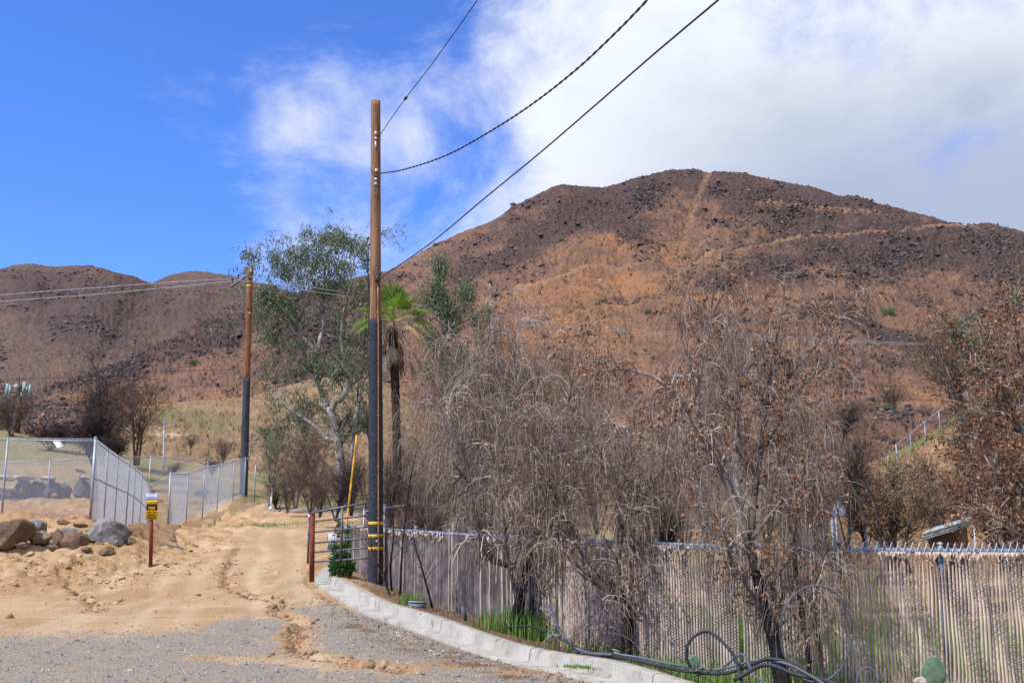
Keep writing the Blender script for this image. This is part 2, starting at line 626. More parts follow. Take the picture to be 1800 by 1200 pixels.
def ground_mat():
    m, t, b = newmat('ground_soil', 0.95, 0.1)
    v = coords(t)
    big = t.noise(v, 0.5, 6, 0.6)
    med = t.noise(v, 3.0, 6, 0.65)
    fin = t.noise(v, 22.0, 6, 0.7)
    vf = t.noise(v, 90.0, 4, 0.7)
    dirt = t.mix(t.ss(big, .35, .65), (.46, .285, .142), (.56, .385, .215))
    dirt = t.mix(t.math('MULTIPLY', t.ss(med, .5, .75), .6), dirt, (.40, .19, .075))
    dirt = t.mix(t.math('MULTIPLY', t.ss(fin, .52, .75), .5), dirt, (.70, .48, .27))
    dirt = t.mix(t.math('MULTIPLY', t.ss(vf, .60, .72), .45), dirt, (.24, .12, .06))
    # streaks dragged along the slope by tyres and water
    mp = t.n.new('ShaderNodeMapping')
    mp.inputs['Rotation'].default_value = (0, 0, math.radians(-14))
    mp.inputs['Scale'].default_value = (2.4, .22, 1)
    t.l.new(v, mp.inputs['Vector'])
    st = t.noise(mp.outputs[0], 1.6, 5, .6)
    dirt = t.mix(t.math('MULTIPLY', t.ss(st, .52, .66), .55), dirt, (.66, .48, .29))
    dirt = t.mix(t.math('MULTIPLY', attr(t, 'rut'), .55), dirt, (.68, .49, .30))
    dirt = t.mix(t.math('MULTIPLY', attr(t, 'loose'), t.ss(med, .42, .62)), dirt, (.36, .185, .075))
    dirt = t.mix(t.math('MULTIPLY', attr(t, 'far'), .8), dirt, t.mix(t.ss(med, .35, .65), (.26, .18, .09), (.36, .26, .14)))
    redc = t.mix(t.ss(med, .35, .65), (.36, .17, .075), (.42, .25, .13))
    dirt = t.mix(t.math('MULTIPLY', attr(t, 'red'), .7), dirt, redc)
    # gravel
    vor = t.n.new('ShaderNodeTexVoronoi')
    vor.inputs['Scale'].default_value = 62
    t.l.new(v, vor.inputs['Vector'])
    sp = t.add('ShaderNodeSeparateColor', Color=vor.outputs['Color'])
    gcol = t.mix(sp.outputs[0], (.26, .23, .19), (.62, .56, .475))
    gcol = t.mix(t.ss(sp.outputs[1], .8, .95), gcol, (.10, .10, .11))
    gcol = t.mix(t.math('MULTIPLY', t.ss(med, .38, .62), .75), gcol, (.50, .385, .26))
    gm = t.math('ADD', attr(t, 'gravel'), t.math('MULTIPLY', t.math('SUBTRACT', med, .5), 1.8))
    gm = t.math('ADD', gm, t.math('MULTIPLY', t.math('SUBTRACT', st, .55), 1.6))
    gm = t.math('ADD', gm, t.math('MULTIPLY', t.math('SUBTRACT', fin, .5), 1.0))
    gm = t.math('MULTIPLY', t.ss(gm, .35, .7), t.ss(attr(t, 'gravel'), 0.02, .12))
    c = t.mix(gm, dirt, gcol)
    # litter, grass
    lm = t.ss(t.math('ADD', attr(t, 'litter'), t.math('MULTIPLY', t.math('SUBTRACT', fin, .5), 2.0)), .4, .7)
    lm = t.math('MULTIPLY', lm, t.ss(attr(t, 'litter'), .02, .15))
    c = t.mix(lm, c, t.mix(t.ss(vf, .4, .6), (.13, .075, .045), (.36, .23, .14)))
    gr = t.ss(t.math('ADD', attr(t, 'grass'), t.math('MULTIPLY', t.math('SUBTRACT', fin, .5), 1.2)), .3, .8)
    gr = t.math('MULTIPLY', gr, t.ss(attr(t, 'grass'), .02, .2))
    gr = t.math('MULTIPLY', gr, t.ss(t.noise(v, .9, 6, .7), .36, .6, .25, .85))
    c = t.mix(gr, c, t.mix(t.ss(med, .4, .6), (.12, .145, .05), (.24, .22, .10)))
    t.l.new(t.mul(c, ALB), b.inputs['Base Color'])
    h = t.math('ADD', t.math('MULTIPLY', fin, .6), t.math('MULTIPLY', vf, .25))
    h = t.math('ADD', h, t.math('MULTIPLY', t.math('MULTIPLY', vor.outputs['Distance'], gm), -.5))
    t.l.new(t.bump(h, 1.0, .045), b.inputs['Normal'])
    return m


M_GROUND = ground_mat()
gnd = mk('ground', np.stack([GX, GY, GZ], -1).reshape(-1, 3), GF, M_GROUND, None, True,
         {'gravel': gravel, 'grass': grass, 'litter': litter, 'red': red, 'rut': rut, 'loose': loose, 'far': farm})
tag(gnd, kind='structure')


# ------------------------------------------------------------------ concrete kerb with gutter
def kerb():
    m, t, b = newmat('concrete', 0.9, 0.2)
    v = coords(t)
    n = t.noise(v, 2.0, 6, .65)
    n2 = t.noise(v, 30, 5, .7)
    c = t.mix(t.ss(n, .3, .7), (.35, .32, .26), (.49, .455, .385))
    c = t.mix(t.math('MULTIPLY', t.ss(n2, .5, .72), .5), c, (.22, .195, .155))
    c = t.mix(t.math('MULTIPLY', t.ss(t.noise(v, 5.0, 5, .7), .54, .66), .7), c, (.17, .14, .105))
    t.l.new(t.mul(c, ALB), b.inputs['Base Color'])
    t.l.new(t.bump(n2, .35, .006), b.inputs['Normal'])
    pts = catmull(KP[::2], 4)
    # joints every 3 m are real grooves: skip faces there
    hz = base_h(pts[:, 0], pts[:, 1])
    T = np.gradient(pts[:, :2], axis=0)
    T /= np.linalg.norm(T, axis=1, keepdims=True)
    Nn = np.stack([-T[:, 1], T[:, 0]], -1)      # towards the verge
    prof = [(-.25, -.06), (-.25, .012), (-.02, -.004), (0.0, .008), (.018, .130), (.035, .146), (.135, .149), (.15, .140), (.15, -.08)]
    arc = np.concatenate([[0], np.cumsum(np.linalg.norm(np.diff(pts[:, :2], axis=0), axis=1))])
    V = []
    for i, p in enumerate(pts):
        g = 1.0
        ph = (arc[i] % 3.0)
        e = 0.0
        for o_, z_ in prof:
            V.append((p[0] + Nn[i, 0] * o_, p[1] + Nn[i, 1] * o_, hz[i] + z_ + 0.004 * math.sin(arc[i] * 1.3)))
    k = len(prof)
    Fc = [(i * k + j, (i + 1) * k + j, (i + 1) * k + j + 1, i * k + j + 1) for i in range(len(pts) - 1) for j in range(k - 1)]
    mb = MB().add(V, np.array(Fc), 0.5)
    mb.F.setdefault(k, []).append(np.array([list(range(k)), [len(V) - k + q for q in range(k)][::-1]]))
    o = mb.build('kerb', m)
    # dark joints: slim fillers standing 2 mm proud
    mj = MB()
    for L in np.arange(0.7, arc[-1], 2.6):
        i = int(np.searchsorted(arc, L))
        if i >= len(pts) - 1:
            break
        prj = [(p_[0] - (.002 if p_[0] < .1 else -.002), p_[1] + .002) for p_ in prof[1:8]]
        a = [(pts[i, 0] + Nn[i, 0] * q + T[i, 0] * s * .006, pts[i, 1] + Nn[i, 1] * q + T[i, 1] * s * .006, hz[i] + z_ + 0.004 * math.sin(arc[i] * 1.3)) for s in (-1, 1) for q, z_ in prj]
        n_ = len(prj)
        mj.add(a, [(j, j + 1, n_ + j + 1, n_ + j) for j in range(n_ - 1)])
    mj.build('joint', simple('joint_filler', (.10, .09, .08)), o)
    tag(o, kind='structure')


kerb()


# ------------------------------------------------------------------ hills
def hill_mat(name, cols, rough_scale=1.0):
    """cols: soil, soil2, dark, orange, path, green"""
    m, t, b = newmat(name, 0.95, 0.08)
    v = coords(t)
    k = rough_scale
    n0 = t.noise(v, .012 * k, 6, .6)
    n1 = t.noise(v, .06 * k, 6, .65)
    n2 = t.noise(v, .35 * k, 6, .7)
    n3 = t.noise(v, 1.1 * k, 4, .7)
    soil = t.mix(t.ss(n1, .38, .62), cols[0], cols[1])
    soil = t.mix(t.math('MULTIPLY', t.ss(n2, .45, .62), .55), soil, cols[1])
    om = t.ss(t.math('ADD', t.math('ADD', attr(t, 'orange'), t.math('MULTIPLY', t.math('SUBTRACT', n1, .5), 1.6)), t.math('MULTIPLY', t.math('SUBTRACT', n2, .5), 1.2)), .22, .95)
    c = t.mix(t.math('MULTIPLY', om, .9), soil, cols[3])
    dm = t.math('ADD', attr(t, 'dark'), t.math('MULTIPLY', t.math('SUBTRACT', n1, .5), 1.3))
    dm = t.math('ADD', dm, t.math('MULTIPLY', t.math('SUBTRACT', n2, .5), 1.2))
    c = t.mix(t.math('MULTIPLY', t.ss(dm, .35, .8), .85), c, cols[2])
    gm = t.ss(t.math('ADD', attr(t, 'green'), t.math('MULTIPLY', t.math('SUBTRACT', n2, .5), 1.2)), .35, .8)
    c = t.mix(t.math('MULTIPLY', gm, .7), c, cols[5])
    pm = t.ss(t.math('ADD', attr(t, 'path'), t.math('MULTIPLY', t.math('SUBTRACT', n2, .5), .9)), .35, .65)
    c = t.mix(t.math('MULTIPLY', pm, .85), c, cols[4])
    # patches of ash, stubble and stones at several sizes
    pa = t.noise(v, .028 * k, 8, .72, .6)
    c = t.mix(t.math('MULTIPLY', t.ss(pa, .46, .60), .38), c, (cols[2][0] * 1.5, cols[2][1] * 1.45, cols[2][2] * 1.5))
    c = t.mix(t.math('MULTIPLY', t.ss(t.noise(v, .9 * k, 6, .8), .50, .60), .5), c, t.mul(c, 1.45))
    c = t.mix(t.math('MULTIPLY', t.ss(n3, .50, .60), .7), c, t.mul(c, .38))
    c = t.mix(t.math('MULTIPLY', t.ss(t.noise(v, 1.6 * k, 3, .6), .62, .70), .5), c, (.42, .33, .27))
    t.l.new(t.mul(c, ALB), b.inputs['Base Color'])
    h = t.math('ADD', t.math('MULTIPLY', n2, 1.0), t.math('MULTIPLY', n3, .45))
    t.l.new(t.bump(h, .9, 1.8 / k), b.inputs['Normal'])
    return m


def interp(xs, pts):
    p = sorted(pts)
    return np.interp(xs, [q[0] for q in p], [q[1] for q in p])


def hill(name, ridge, base, Yb, Yr, mat, masks, u0, u1, cols=700, rows=260, rel=10, small=1.6, back=0.25, p=1.0, seed=1, benches=(), gully=()):
    """ridge/base: photo outline points the slope reaches at its real distances Yr/Yb"""
    u = np.linspace(u0, u1, cols)
    s = np.concatenate([np.linspace(0, 1, rows), 1 + np.linspace(0, 1, 14)[1:]])
    U, S = np.meshgrid(u, s)
    R = interp(u, ridge)[None, :]
    B = interp(u, base)[None, :]
    YR = (interp(u, Yr) if isinstance(Yr, (list, tuple)) else np.full(cols, float(Yr)))[None, :]
    YB = (interp(u, Yb) if isinstance(Yb, (list, tuple)) else np.full(cols, float(Yb)))[None, :]
    Sc = S.clip(0, 1)
    py = B + (R - B) * Sc
    Y = YB * (YR / YB) ** (Sc ** p)
    Pw = P(U, py, Y)
    over = (S - 1).clip(0)
    x, y, z = Pw[..., 0] * (1 + over * back), Pw[..., 1] * (1 + over * back), Pw[..., 2].copy()
    z = z - over ** 1.5 * 0.55 * (z - 0)
    sc = 1.0 / 60.0 * (600 / YR)
    fade = (1 - .75 * sstep(Sc, .8, 1.0))
    n = fbm(x * sc, y * sc * .8, 6, seed)
    gul = np.abs(fbm(U / 95.0 + .4 * fbm(U / 60, py / 80, 3, seed + 3), py / 300.0 + seed, 3, seed + 5))
    dpx = rel * n * fade + rel * 1.1 * (gul - .25) * fade
    rf = 1 - .65 * sstep(Sc, .93, .99)
    dpx = dpx + rf * small * (fbm(U / 7, py / 6, 4, seed + 9, .65))
    jag = np.abs(fbm(U / 11, py / 9, 4, seed + 13, .6)) * small * 1.6
    msk = masks(U, py, Sc)
    dpx = dpx + rf * jag * (0.3 + 1.2 * msk.get('dark', 0))
    for poly, A, wd in benches:
        pyp = np.interp(U, [q[0] for q in poly], [q[1] for q in poly]) + 1.5 * fbm(U / 20, U / 50, 3, 61)
        inside = sstep(U, poly[0][0] - 8, poly[0][0] + 12) * (1 - sstep(U, poly[-1][0] - 12, poly[-1][0] + 8))
        q = (py - pyp) / wd
        dpx = dpx + A * q * np.exp(-q * q) * 1.6 * inside
    for poly, A, wd in gully:
        dpx = dpx - A * np.exp(-(seg_dist(U, py, poly) / wd) ** 2)
    bot = sstep(Sc, 0.0, .06)
    z = z + dpx * bot * Y / F
    z[0, :] = np.minimum(z[0, :], z[0, :] - 3)
    nr_, nc_ = U.shape
    i_, j_ = np.meshgrid(np.arange(nr_ - 1), np.arange(nc_ - 1), indexing='ij')
    Fc = np.stack([i_ * nc_ + j_, i_ * nc_ + j_ + 1, (i_ + 1) * nc_ + j_ + 1, (i_ + 1) * nc_ + j_], -1).reshape(-1, 4)
    V = np.stack([x, y, z], -1)
    at = {k: np.broadcast_to(msk.get(k, 0.0), U.shape) for k in ('orange', 'dark', 'path', 'green')}
    o = mk(name, V.reshape(-1, 3), Fc, mat, None, False, at)
    tag(o, kind='structure')
    return dict(V=V, U=U, py=py, S=Sc, m=msk, rows=rows, o=o)


def spot(px, py, cx, cy, rx, ry, a=0.0):
    dx, dy = px - cx, py - cy
    ca, sa = math.cos(a), math.sin(a)
    q = ((dx * ca + dy * sa) / rx) ** 2 + ((-dx * sa + dy * ca) / ry) ** 2
    return np.exp(-q)


FIREBREAK = [(1245, 303), (1228, 345), (1205, 395), (1188, 440)]
TRACK1 = [(1225, 455), (1290, 432), (1380, 412), (1480, 408), (1580, 402), (1660, 393), (1720, 396)]
TRACK2 = [(1330, 352), (1400, 355), (1470, 362), (1545, 370)]
CUT1 = [(905, 503), (960, 488), (1020, 473), (1090, 462), (1130, 460)]
CUT2 = [(960, 570), (1030, 552), (1100, 538), (1160, 530)]
CUT3 = [(1180, 520), (1260, 518), (1340, 520), (1440, 527), (1500, 532)]


def main_masks(U, py, S):
    wig = 14 * fbm(U / 60, py / 60, 4, 91)
    dark = .44 + .30 * fbm(U / 45, py / 22, 5, 93, .62) + .30 * fbm(U / 14, py / 7, 4, 97, .65)
    # bouldery dark crest and left flank
    ridge = interp(U[0], MAIN_RIDGE)[None, :]
    below = py - ridge
    dark = dark + .35 * np.exp(-(below / 70) ** 2) * sstep(U, 700, 1000)
    dark = dark + .55 * spot(U, py, 1120, 345, 110, 28, -.35) + .5 * spot(U, py, 1010, 385, 110, 20, -.5)
    dark = dark + .4 * spot(U, py, 860, 470, 120, 22, -.42) + .6 * spot(U, py, 1125, 425, 55, 26, .5)
    dark = dark + .35 * spot(U, py, 1380, 355, 130, 26, .15) + .4 * spot(U, py, 1650, 415, 150, 16, .1)
    dark = dark + .45 * spot(U, py, 1330, 470, 110, 26, -.1) + .35 * spot(U, py, 1530, 470, 120, 40)
    dark = dark + .55 * spot(U, py, 1600, 440, 220, 22, .1)
    dark = dark + .8 * np.exp(-((seg_dist(U, py + wig * .3, [(1420, 540), (1500, 556), (1580, 585), (1660, 612)])) / 12) ** 2)  # gully shading painted into the soil colour as a blackish band
    dark = dark + .3 * spot(U, py, 1560, 640, 110, 22) + .6 * spot(U, py, 1080, 530, 80, 8, -.2)
    dark = dark + .55 * spot(U, py, 1255, 500, 40, 12)
    # left spur
    left = 1 - sstep(U, 560, 760)
    dark = dark + .35 * left * np.exp(-((below - 10) / 34) ** 2)
    dark = dark + .4 * spot(U, py, 400, 590, 100, 16, -.5) + .5 * spot(U, py, 560, 600, 90, 60)
    orange = .05 + 0 * U
    orange = orange + .8 * spot(U, py, 1060, 500, 190, 50, -.1) + .55 * spot(U, py, 1120, 590, 260, 60, 0)
    orange = orange + .7 * spot(U, py, 1100, 432, 60, 20) + .75 * spot(U, py, 1190, 440, 50, 22)
    orange = orange + .8 * spot(U, py, 1330, 525, 170, 16) + .6 * spot(U, py, 1600, 680, 120, 45)
    orange = orange + .45 * spot(U, py, 1600, 480, 130, 25) + .45 * spot(U, py, 300, 700, 260, 45)
    orange = orange + .3 * fbm(U / 50, py / 20, 5, 95, .6) + .35 * spot(U, py, 880, 640, 200, 110) + .4 * spot(U, py, 1180, 350, 60, 25)
    dark = dark - .8 * orange.clip(0, 1) * .55
    path = .53 * np.exp(-(seg_dist(U, py, FIREBREAK) / 12) ** 2)
    for pl, wd, am in ((TRACK1, 5, .58), (TRACK2, 9, .55), (CUT1, 6, .60), (CUT2, 6, .48), (CUT3, 7, .45)):
        path = np.maximum(path, am * np.exp(-((seg_dist(U, py - 5, pl)) / wd) ** 2))
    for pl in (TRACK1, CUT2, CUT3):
        dark = dark + .8 * np.exp(-((seg_dist(U, py + 3, pl)) / 3.5) ** 2)  # shadow of the steep cut bank, painted as a dark line above the track
    orange = orange * (.80 + .9 * fbm(U / 38, py / 14, 5, 96, .65))
    green = .12 + .7 * spot(U, py, 1210, 447, 26, 4) + .4 * spot(U, py, 1170, 540, 60, 12) + .3 * spot(U, py, 1570, 660, 70, 14) + .3 * sstep(py, 690, 800)
    return dict(dark=dark.clip(0, 1), orange=orange.clip(0, 1), path=path.clip(0, 1), green=green)


MAIN_RIDGE = [(-400, 740), (-200, 728), (0, 704), (60, 690), (110, 672), (150, 656), (190, 645), (240, 622), (310, 590), (360, 566), (410, 545), (440, 530), (500, 520), (560, 505),
              (620, 490), (680, 474), (720, 455), (760, 432), (800, 414), (830, 402), (870, 385), (900, 366), (930, 350), (950, 340), (975, 328), (988, 325), (1020, 327), (1060, 329), (1085, 322),
              (1110, 313), (1140, 308), (1170, 300), (1210, 299), (1245, 301), (1310, 304), (1350, 314), (1400, 322), (1440, 330), (1475, 341), (1510, 344),
              (1545, 357), (1580, 365), (1650, 382), (1700, 391), (1740, 391), (1790, 405), (1850, 428), (2000, 470), (2300, 560)]
SOIL = ((.225, .126, .082), (.325, .180, .106), (.082, .058, .057), (.43, .205, .09), (.45, .25, .13), (.16, .16, .06))
MH = hill_mat('burnt_hillside', SOIL)
HM = hill('hill', MAIN_RIDGE, [(-400, 830), (0, 800), (240, 790), (450, 800), (700, 850), (1200, 862), (1600, 850), (2300, 850)],
          [(-400, 180), (400, 170), (900, 130), (2300, 120)], [(-400, 420), (100, 400), (500, 470), (760, 560), (1200, 640), (1800, 560), (2300, 500)],
          MH, main_masks, -400, 2300, 1500, 330, rel=18, small=5.0, seed=4,
          benches=[(TRACK1, 7, 8), (TRACK2, 4, 9), (CUT1, 8, 8), (CUT2, 8, 8), (CUT3, 6, 8)],
          gully=[(FIREBREAK, 5, 9), ([(1180, 440), (1200, 500), (1240, 530)], 7, 20), ([(1400, 530), (1500, 562), (1580, 592), (1670, 622), (1800, 640)], 12, 15),
                 ([(880, 420), (700, 560), (640, 640)], 6, 22), ([(420, 600), (320, 680), (240, 740)], 6, 22)])


def far_masks(U, py, S):
    dark = .50 + .3 * spot(U, py, 130, 575, 60, 30, .4) + .3 * spot(U, py, 60, 500, 90, 25) + .25 * spot(U, py, 240, 540, 200, 60) + .4 * spot(U, py, 200, 588, 30, 12)
    orange = .05 + .3 * spot(U, py, 60, 640, 110, 50) + .25 * spot(U, py, 380, 500, 70, 25) + .6 * spot(U, py, 115, 648, 25, 10)
    return dict(dark=dark, orange=orange, path=0 * U, green=.08 + .1 * spot(U, py, 60, 640, 120, 50))


FAR_RIDGE = [(-500, 500), (-200, 500), (0, 474), (20, 468), (60, 463), (110, 465), (150, 466), (180, 470), (205, 478), (235, 484), (268, 488), (295, 482), (320, 477), (345, 475), (385, 480), (420, 489),
             (480, 503), (560, 530), (700, 600), (900, 700)]
FSOIL = ((.185, .118, .092), (.26, .165, .105), (.100, .070, .070), (.32, .19, .11), (.36, .23, .13), (.14, .14, .06))
HF = hill('hill', FAR_RIDGE, [(-500, 790), (900, 790)], 330, [(-500, 820), (200, 850), (300, 950), (900, 950)], hill_mat('far_burnt_hillside', FSOIL, .8), far_masks,
          -500, 900, 700, 220, rel=13, small=2.6, seed=23, p=.9,
          gully=[([(268, 495), (230, 560), (120, 690)], 9, 25), ([(90, 480), (60, 600)], 6, 30)])


def mid_masks(U, py, S):
    green = .35 * spot(U, py, 380, 740, 70, 22) + .3 + .4 * spot(U, py, 300, 725, 60, 10)
    return dict(dark=.12 + .25 * spot(U, py, 600, 760, 60, 60) + .3 * sstep(fbm(U / 25, py / 12, 4, 19), 0, .5), orange=.1 + .3 * spot(U, py, 450, 790, 120, 30), path=.75 * spot(U, py, 300, 757, 45, 5, .1) + .3 * sstep(S, .9, 1), green=green)


MSOIL = ((.30, .19, .105), (.41, .265, .145), (.17, .12, .08), (.44, .25, .12), (.58, .45, .30), (.21, .225, .09))
HS = hill('slope', [(120, 815), (190, 790), (235, 735), (250, 714), (285, 709), (330, 704), (380, 701), (440, 697), (480, 684), (540, 668), (600, 660), (660, 668), (720, 700), (780, 750), (850, 850)],
          [(120, 862), (850, 872)], 95, [(120, 130), (250, 160), (500, 170), (850, 140)], hill_mat('dry_grass_slope', MSOIL, 3.0), mid_masks,
          120, 850, 420, 120, rel=12, small=3.2, seed=37, back=.5, gully=[([(480, 705), (500, 780), (470, 850)], 10, 14), ([(620, 720), (640, 850)], 8, 16), ([(300, 765), (260, 840)], 6, 10)])


def emb_masks(U, py, S):
    green = .9 * np.exp(-(seg_dist(U, py, [(1560, 812), (1620, 775), (1680, 735), (1760, 690)]) / 16) ** 2)
    return dict(dark=.05 + .5 * sstep(py, 800, 860), orange=.35 + 0 * U, path=.75 * spot(U, py, 1670, 790, 70, 25, -.5), green=green)


ESOIL = ((.38, .22, .11), (.46, .29, .15), (.13, .085, .06), (.50, .25, .10), (.62, .38, .18), (.16, .22, .06))
HE = hill('embankment', [(1380, 880), (1450, 858), (1510, 822), (1560, 800), (1600, 782), (1650, 752), (1700, 716), (1750, 680), (1800, 648), (1900, 590), (2050, 520), (2200, 500)],
          [(1380, 905), (1600, 905), (2200, 930)], [(1380, 42), (2200, 30)], [(1380, 60), (1600, 66), (1760, 70), (2200, 60)], hill_mat('embankment_soil', ESOIL, 5.0), emb_masks,
          1380, 2200, 360, 110, rel=8, small=2.5, seed=51, back=.35)


# stones and burnt scrub lying all over the slopes: nobody could count them
def rock_verts(n):
    th = np.array([0, 72, 144, 216, 288]) * math.pi / 180
    base = [(0, 0, 1.0)] + [(math.cos(a), math.sin(a), .35) for a in th] + [(math.cos(a + .6), math.sin(a + .6), -.5) for a in th]
    b_ = np.array(base)[None] * (0.6 + .8 * RS.rand(n, 11, 1))
    return b_


ROCK_F = np.array([(0, 1, 2), (0, 2, 3), (0, 3, 4), (0, 4, 5), (0, 5, 1)] + [(1 + i, 6 + i, 1 + (i + 1) % 5) for i in range(5)] + [(6 + i, 6 + (i + 1) % 5, 1 + (i + 1) % 5) for i in range(5)])


def scatter_rocks(name, Pts, size, mat, flat=.65):
    n = len(Pts)
    b_ = rock_verts(n)
    sc = np.stack([size * (.7 + .7 * RS.rand(n)), size * (.7 + .7 * RS.rand(n)), size * flat * (.7 + .6 * RS.rand(n))], -1)
    b_ = b_ * sc[:, None]
    a = RS.rand(n) * 6.28
    ca, sa = np.cos(a)[:, None], np.sin(a)[:, None]
    x = b_[..., 0] * ca - b_[..., 1] * sa
    y = b_[..., 0] * sa + b_[..., 1] * ca
    V = np.stack([x, y, b_[..., 2]], -1) + Pts[:, None]
    Fc = (ROCK_F[None] + (np.arange(n) * 11)[:, None, None]).reshape(-1, 3)
    return mk(name, V.reshape(-1, 3), Fc, mat, None, False, {'rnd': np.repeat(RS.rand(n), 11)})


def pick(Hh, n, wfun):
    U, py, S = Hh['U'][:Hh['rows']], Hh['py'][:Hh['rows']], Hh['S'][:Hh['rows']]
    w_ = wfun(U, py, S, {k: (v[:Hh['rows']] if hasattr(v, 'shape') else v) for k, v in Hh['m'].items()})
    w_ = (w_ * (U > -60) * (U < 1860)).ravel()
    w_ = w_.clip(0)
    idx = RS.choice(len(w_), n, p=w_ / w_.sum())
    V = Hh['V'][:Hh['rows']].reshape(-1, 3)[idx].copy()
    return V, U.ravel()[idx], py.ravel()[idx]


def clump(U, py, s=60, e=3):
    return sstep(fbm(U / s, py / (s * .5), 4, 71), .0, .5) ** 1 * e + .15


M_HROCK = simple('dark_hill_rock', (.095, .074, .070), .45, .3, rnd=.5)
V, u_, p_ = pick(HM, 32000, lambda U, py, S, m: (m['dark'] ** 2.2) * clump(U, py) * (1 - m['path']) * sstep(S, .1, .3) * (1 - .7 * sstep(S, .93, .99)))
sz = (.22 + .75 * RS.rand(len(V)) ** 6) * (.75 + .9 * (V[:, 1] / 600))
V += RS.randn(len(V), 3) * np.array([1.2, 1.2, 0])
V[:, 2] -= sz * .35
tag(scatter_rocks('rocks', V, sz * .95, M_HROCK), 'dark broken rocks strewn over the burnt main hill', 'rocks', kind='stuff')
V, u_, p_ = pick(HF, 7000, lambda U, py, S, m: (m['dark'] ** 2) * clump(U, py, 40))
tag(scatter_rocks('rocks', V, .4 + 1.3 * RS.rand(len(V)) ** 5, M_HROCK), 'dark rocks scattered over the far burnt hill on the left', 'rocks', kind='stuff')
V, u_, p_ = pick(HM, 1500, lambda U, py, S, m: .1 + m['orange'])
tag(scatter_rocks('stones', V, (.10 + .22 * RS.rand(len(V)) ** 2) * (.5 + V[:, 1] / 400), simple('pale_stone', (.36, .24, .17), .3, .3, rnd=.4)), 'small pale stones on the orange soil of the main hill', 'stones', kind='stuff')


def scrub(name, V, hgt, mat, blades=5, spread=.5):
    n = len(V)
    k = blades
    a = RS.rand(n, k) * 6.28
    r0 = RS.rand(n, k) * spread
    lean = .5 * RS.rand(n, k)
    h = hgt[:, None] * (.5 + .7 * RS.rand(n, k))
    bx = V[:, None, 0] + np.cos(a) * r0 * hgt[:, None] * .4
    by = V[:, None, 1] + np.sin(a) * r0 * hgt[:, None] * .4
    wdt = h * .09
    p = RS.rand(n, k) * 3.14
    A = np.stack([bx - np.cos(p) * wdt, by - np.sin(p) * wdt, np.broadcast_to(V[:, None, 2] - .1, bx.shape)], -1)
    B = np.stack([bx + np.cos(p) * wdt, by + np.sin(p) * wdt, np.broadcast_to(V[:, None, 2] - .1, bx.shape)], -1)
    C_ = np.stack([bx + np.cos(a) * lean * h, by + np.sin(a) * lean * h, V[:, None, 2] + h], -1)
    T = np.stack([A, B, C_], 2).reshape(-1, 3)
    return mk(name, T, np.arange(len(T)).reshape(-1, 3), mat, None, False, {'rnd': np.repeat(RS.rand(n), 3 * k)})


M_SCRUB = simple('charred_scrub', (.075, .05, .042), .4, .5, rnd=.5)
V, u_, p_ = pick(HM, 9000, lambda U, py, S, m: (.25 + m['dark']) * (1 - .8 * m['path']))
tag(scrub('scrub', V, .5 + 1.0 * RS.rand(len(V)) ** 2 + .6 * (V[:, 1] > 350), M_SCRUB), 'charred low scrub stubs all over the main burnt hill', 'scrub', kind='stuff')
V, u_, p_ = pick(HS, 900, lambda U, py, S, m: .2 + 0 * U + clump(U, py, 30))
tag(scrub('scrub', V, .25 + .5 * RS.rand(len(V)) ** 2, M_SCRUB), 'dry dark scrub dotting the tan grassy slope behind the fenced lot', 'scrub', kind='stuff')
V, u_, p_ = pick(HS, 1500, lambda U, py, S, m: m['green'] + .05)
tag(scrub('grass', V, .25 + .25 * RS.rand(len(V)), simple('sparse_grass', (.17, .17, .06), .35, .5, rnd=.4), 6, 1.2), 'sparse olive grass on the tan slope behind the fenced lot', 'grass', kind='stuff')
# ------------------------------------------------------------------ materials for built things
M_GALV = simple('galvanised_steel', (.36, .40, .46), .15, 6, .45, .5, metal=.25, rnd=.1)
M_GALV_OLD = simple('weathered_steel', (.30, .36, .43), .25, 5, .5, .4, metal=.2)
M_WIRE = simple('fence_wire', (.80, .85, .95), .1, 6, .5, .5)
M_DWIRE = simple('scorched_wire', (.085, .08, .095), .3, 12, .55, .4, metal=.3)
M_BLACKW = simple('black_fire_wrap', (.040, .046, .058), .35, 3, .8, .25, stretch=(4, 4, 14), bump=.4, rnd=.2)
M_YEL = simple('yellow_marker', (.70, .44, .03), .12, 8, .6, .3)
M_RUST = simple('rusty_steel', (.20, .052, .030), .3, 6, .85, .2, bump=.3)
M_GATE = simple('grey_gate_tube', (.12, .115, .14), .25, 8, .5, .4, metal=.3)
M_BOLT = simple('bright_bolt', (.62, .62, .64), .1, 8, .4, .5, metal=.3)
M_CABLE = simple('dark_cable', (.035, .036, .042), .3, 6, .6, .3)
M_ALU = simple('bare_aluminium_line', (.50, .55, .62), .1, 3, .4, .5, metal=.2)
M_BLK = simple('black_paint', (.015, .015, .015), .2, 8)
M_WHITE = simple('white_paint', (.72, .74, .78), .05, 8)
M_BLUE = simple('faded_blue_ink', (.16, .26, .55), .1, 8)
M_SIGNY = simple('yellow_sign_paint', (.78, .43, .012), .05, 8, .5)
M_SIGNR = simple('faded_red_sign', (.68, .16, .17), .15, 10, .5)
M_PINK = simple('faded_pink_ink', (.60, .30, .36), .1, 10)
M_SLAT = simple('tan_plastic_slat', (.64, .495, .395), .16, 10, .7, .25, rnd=.17, stretch=(1, 1, .3))


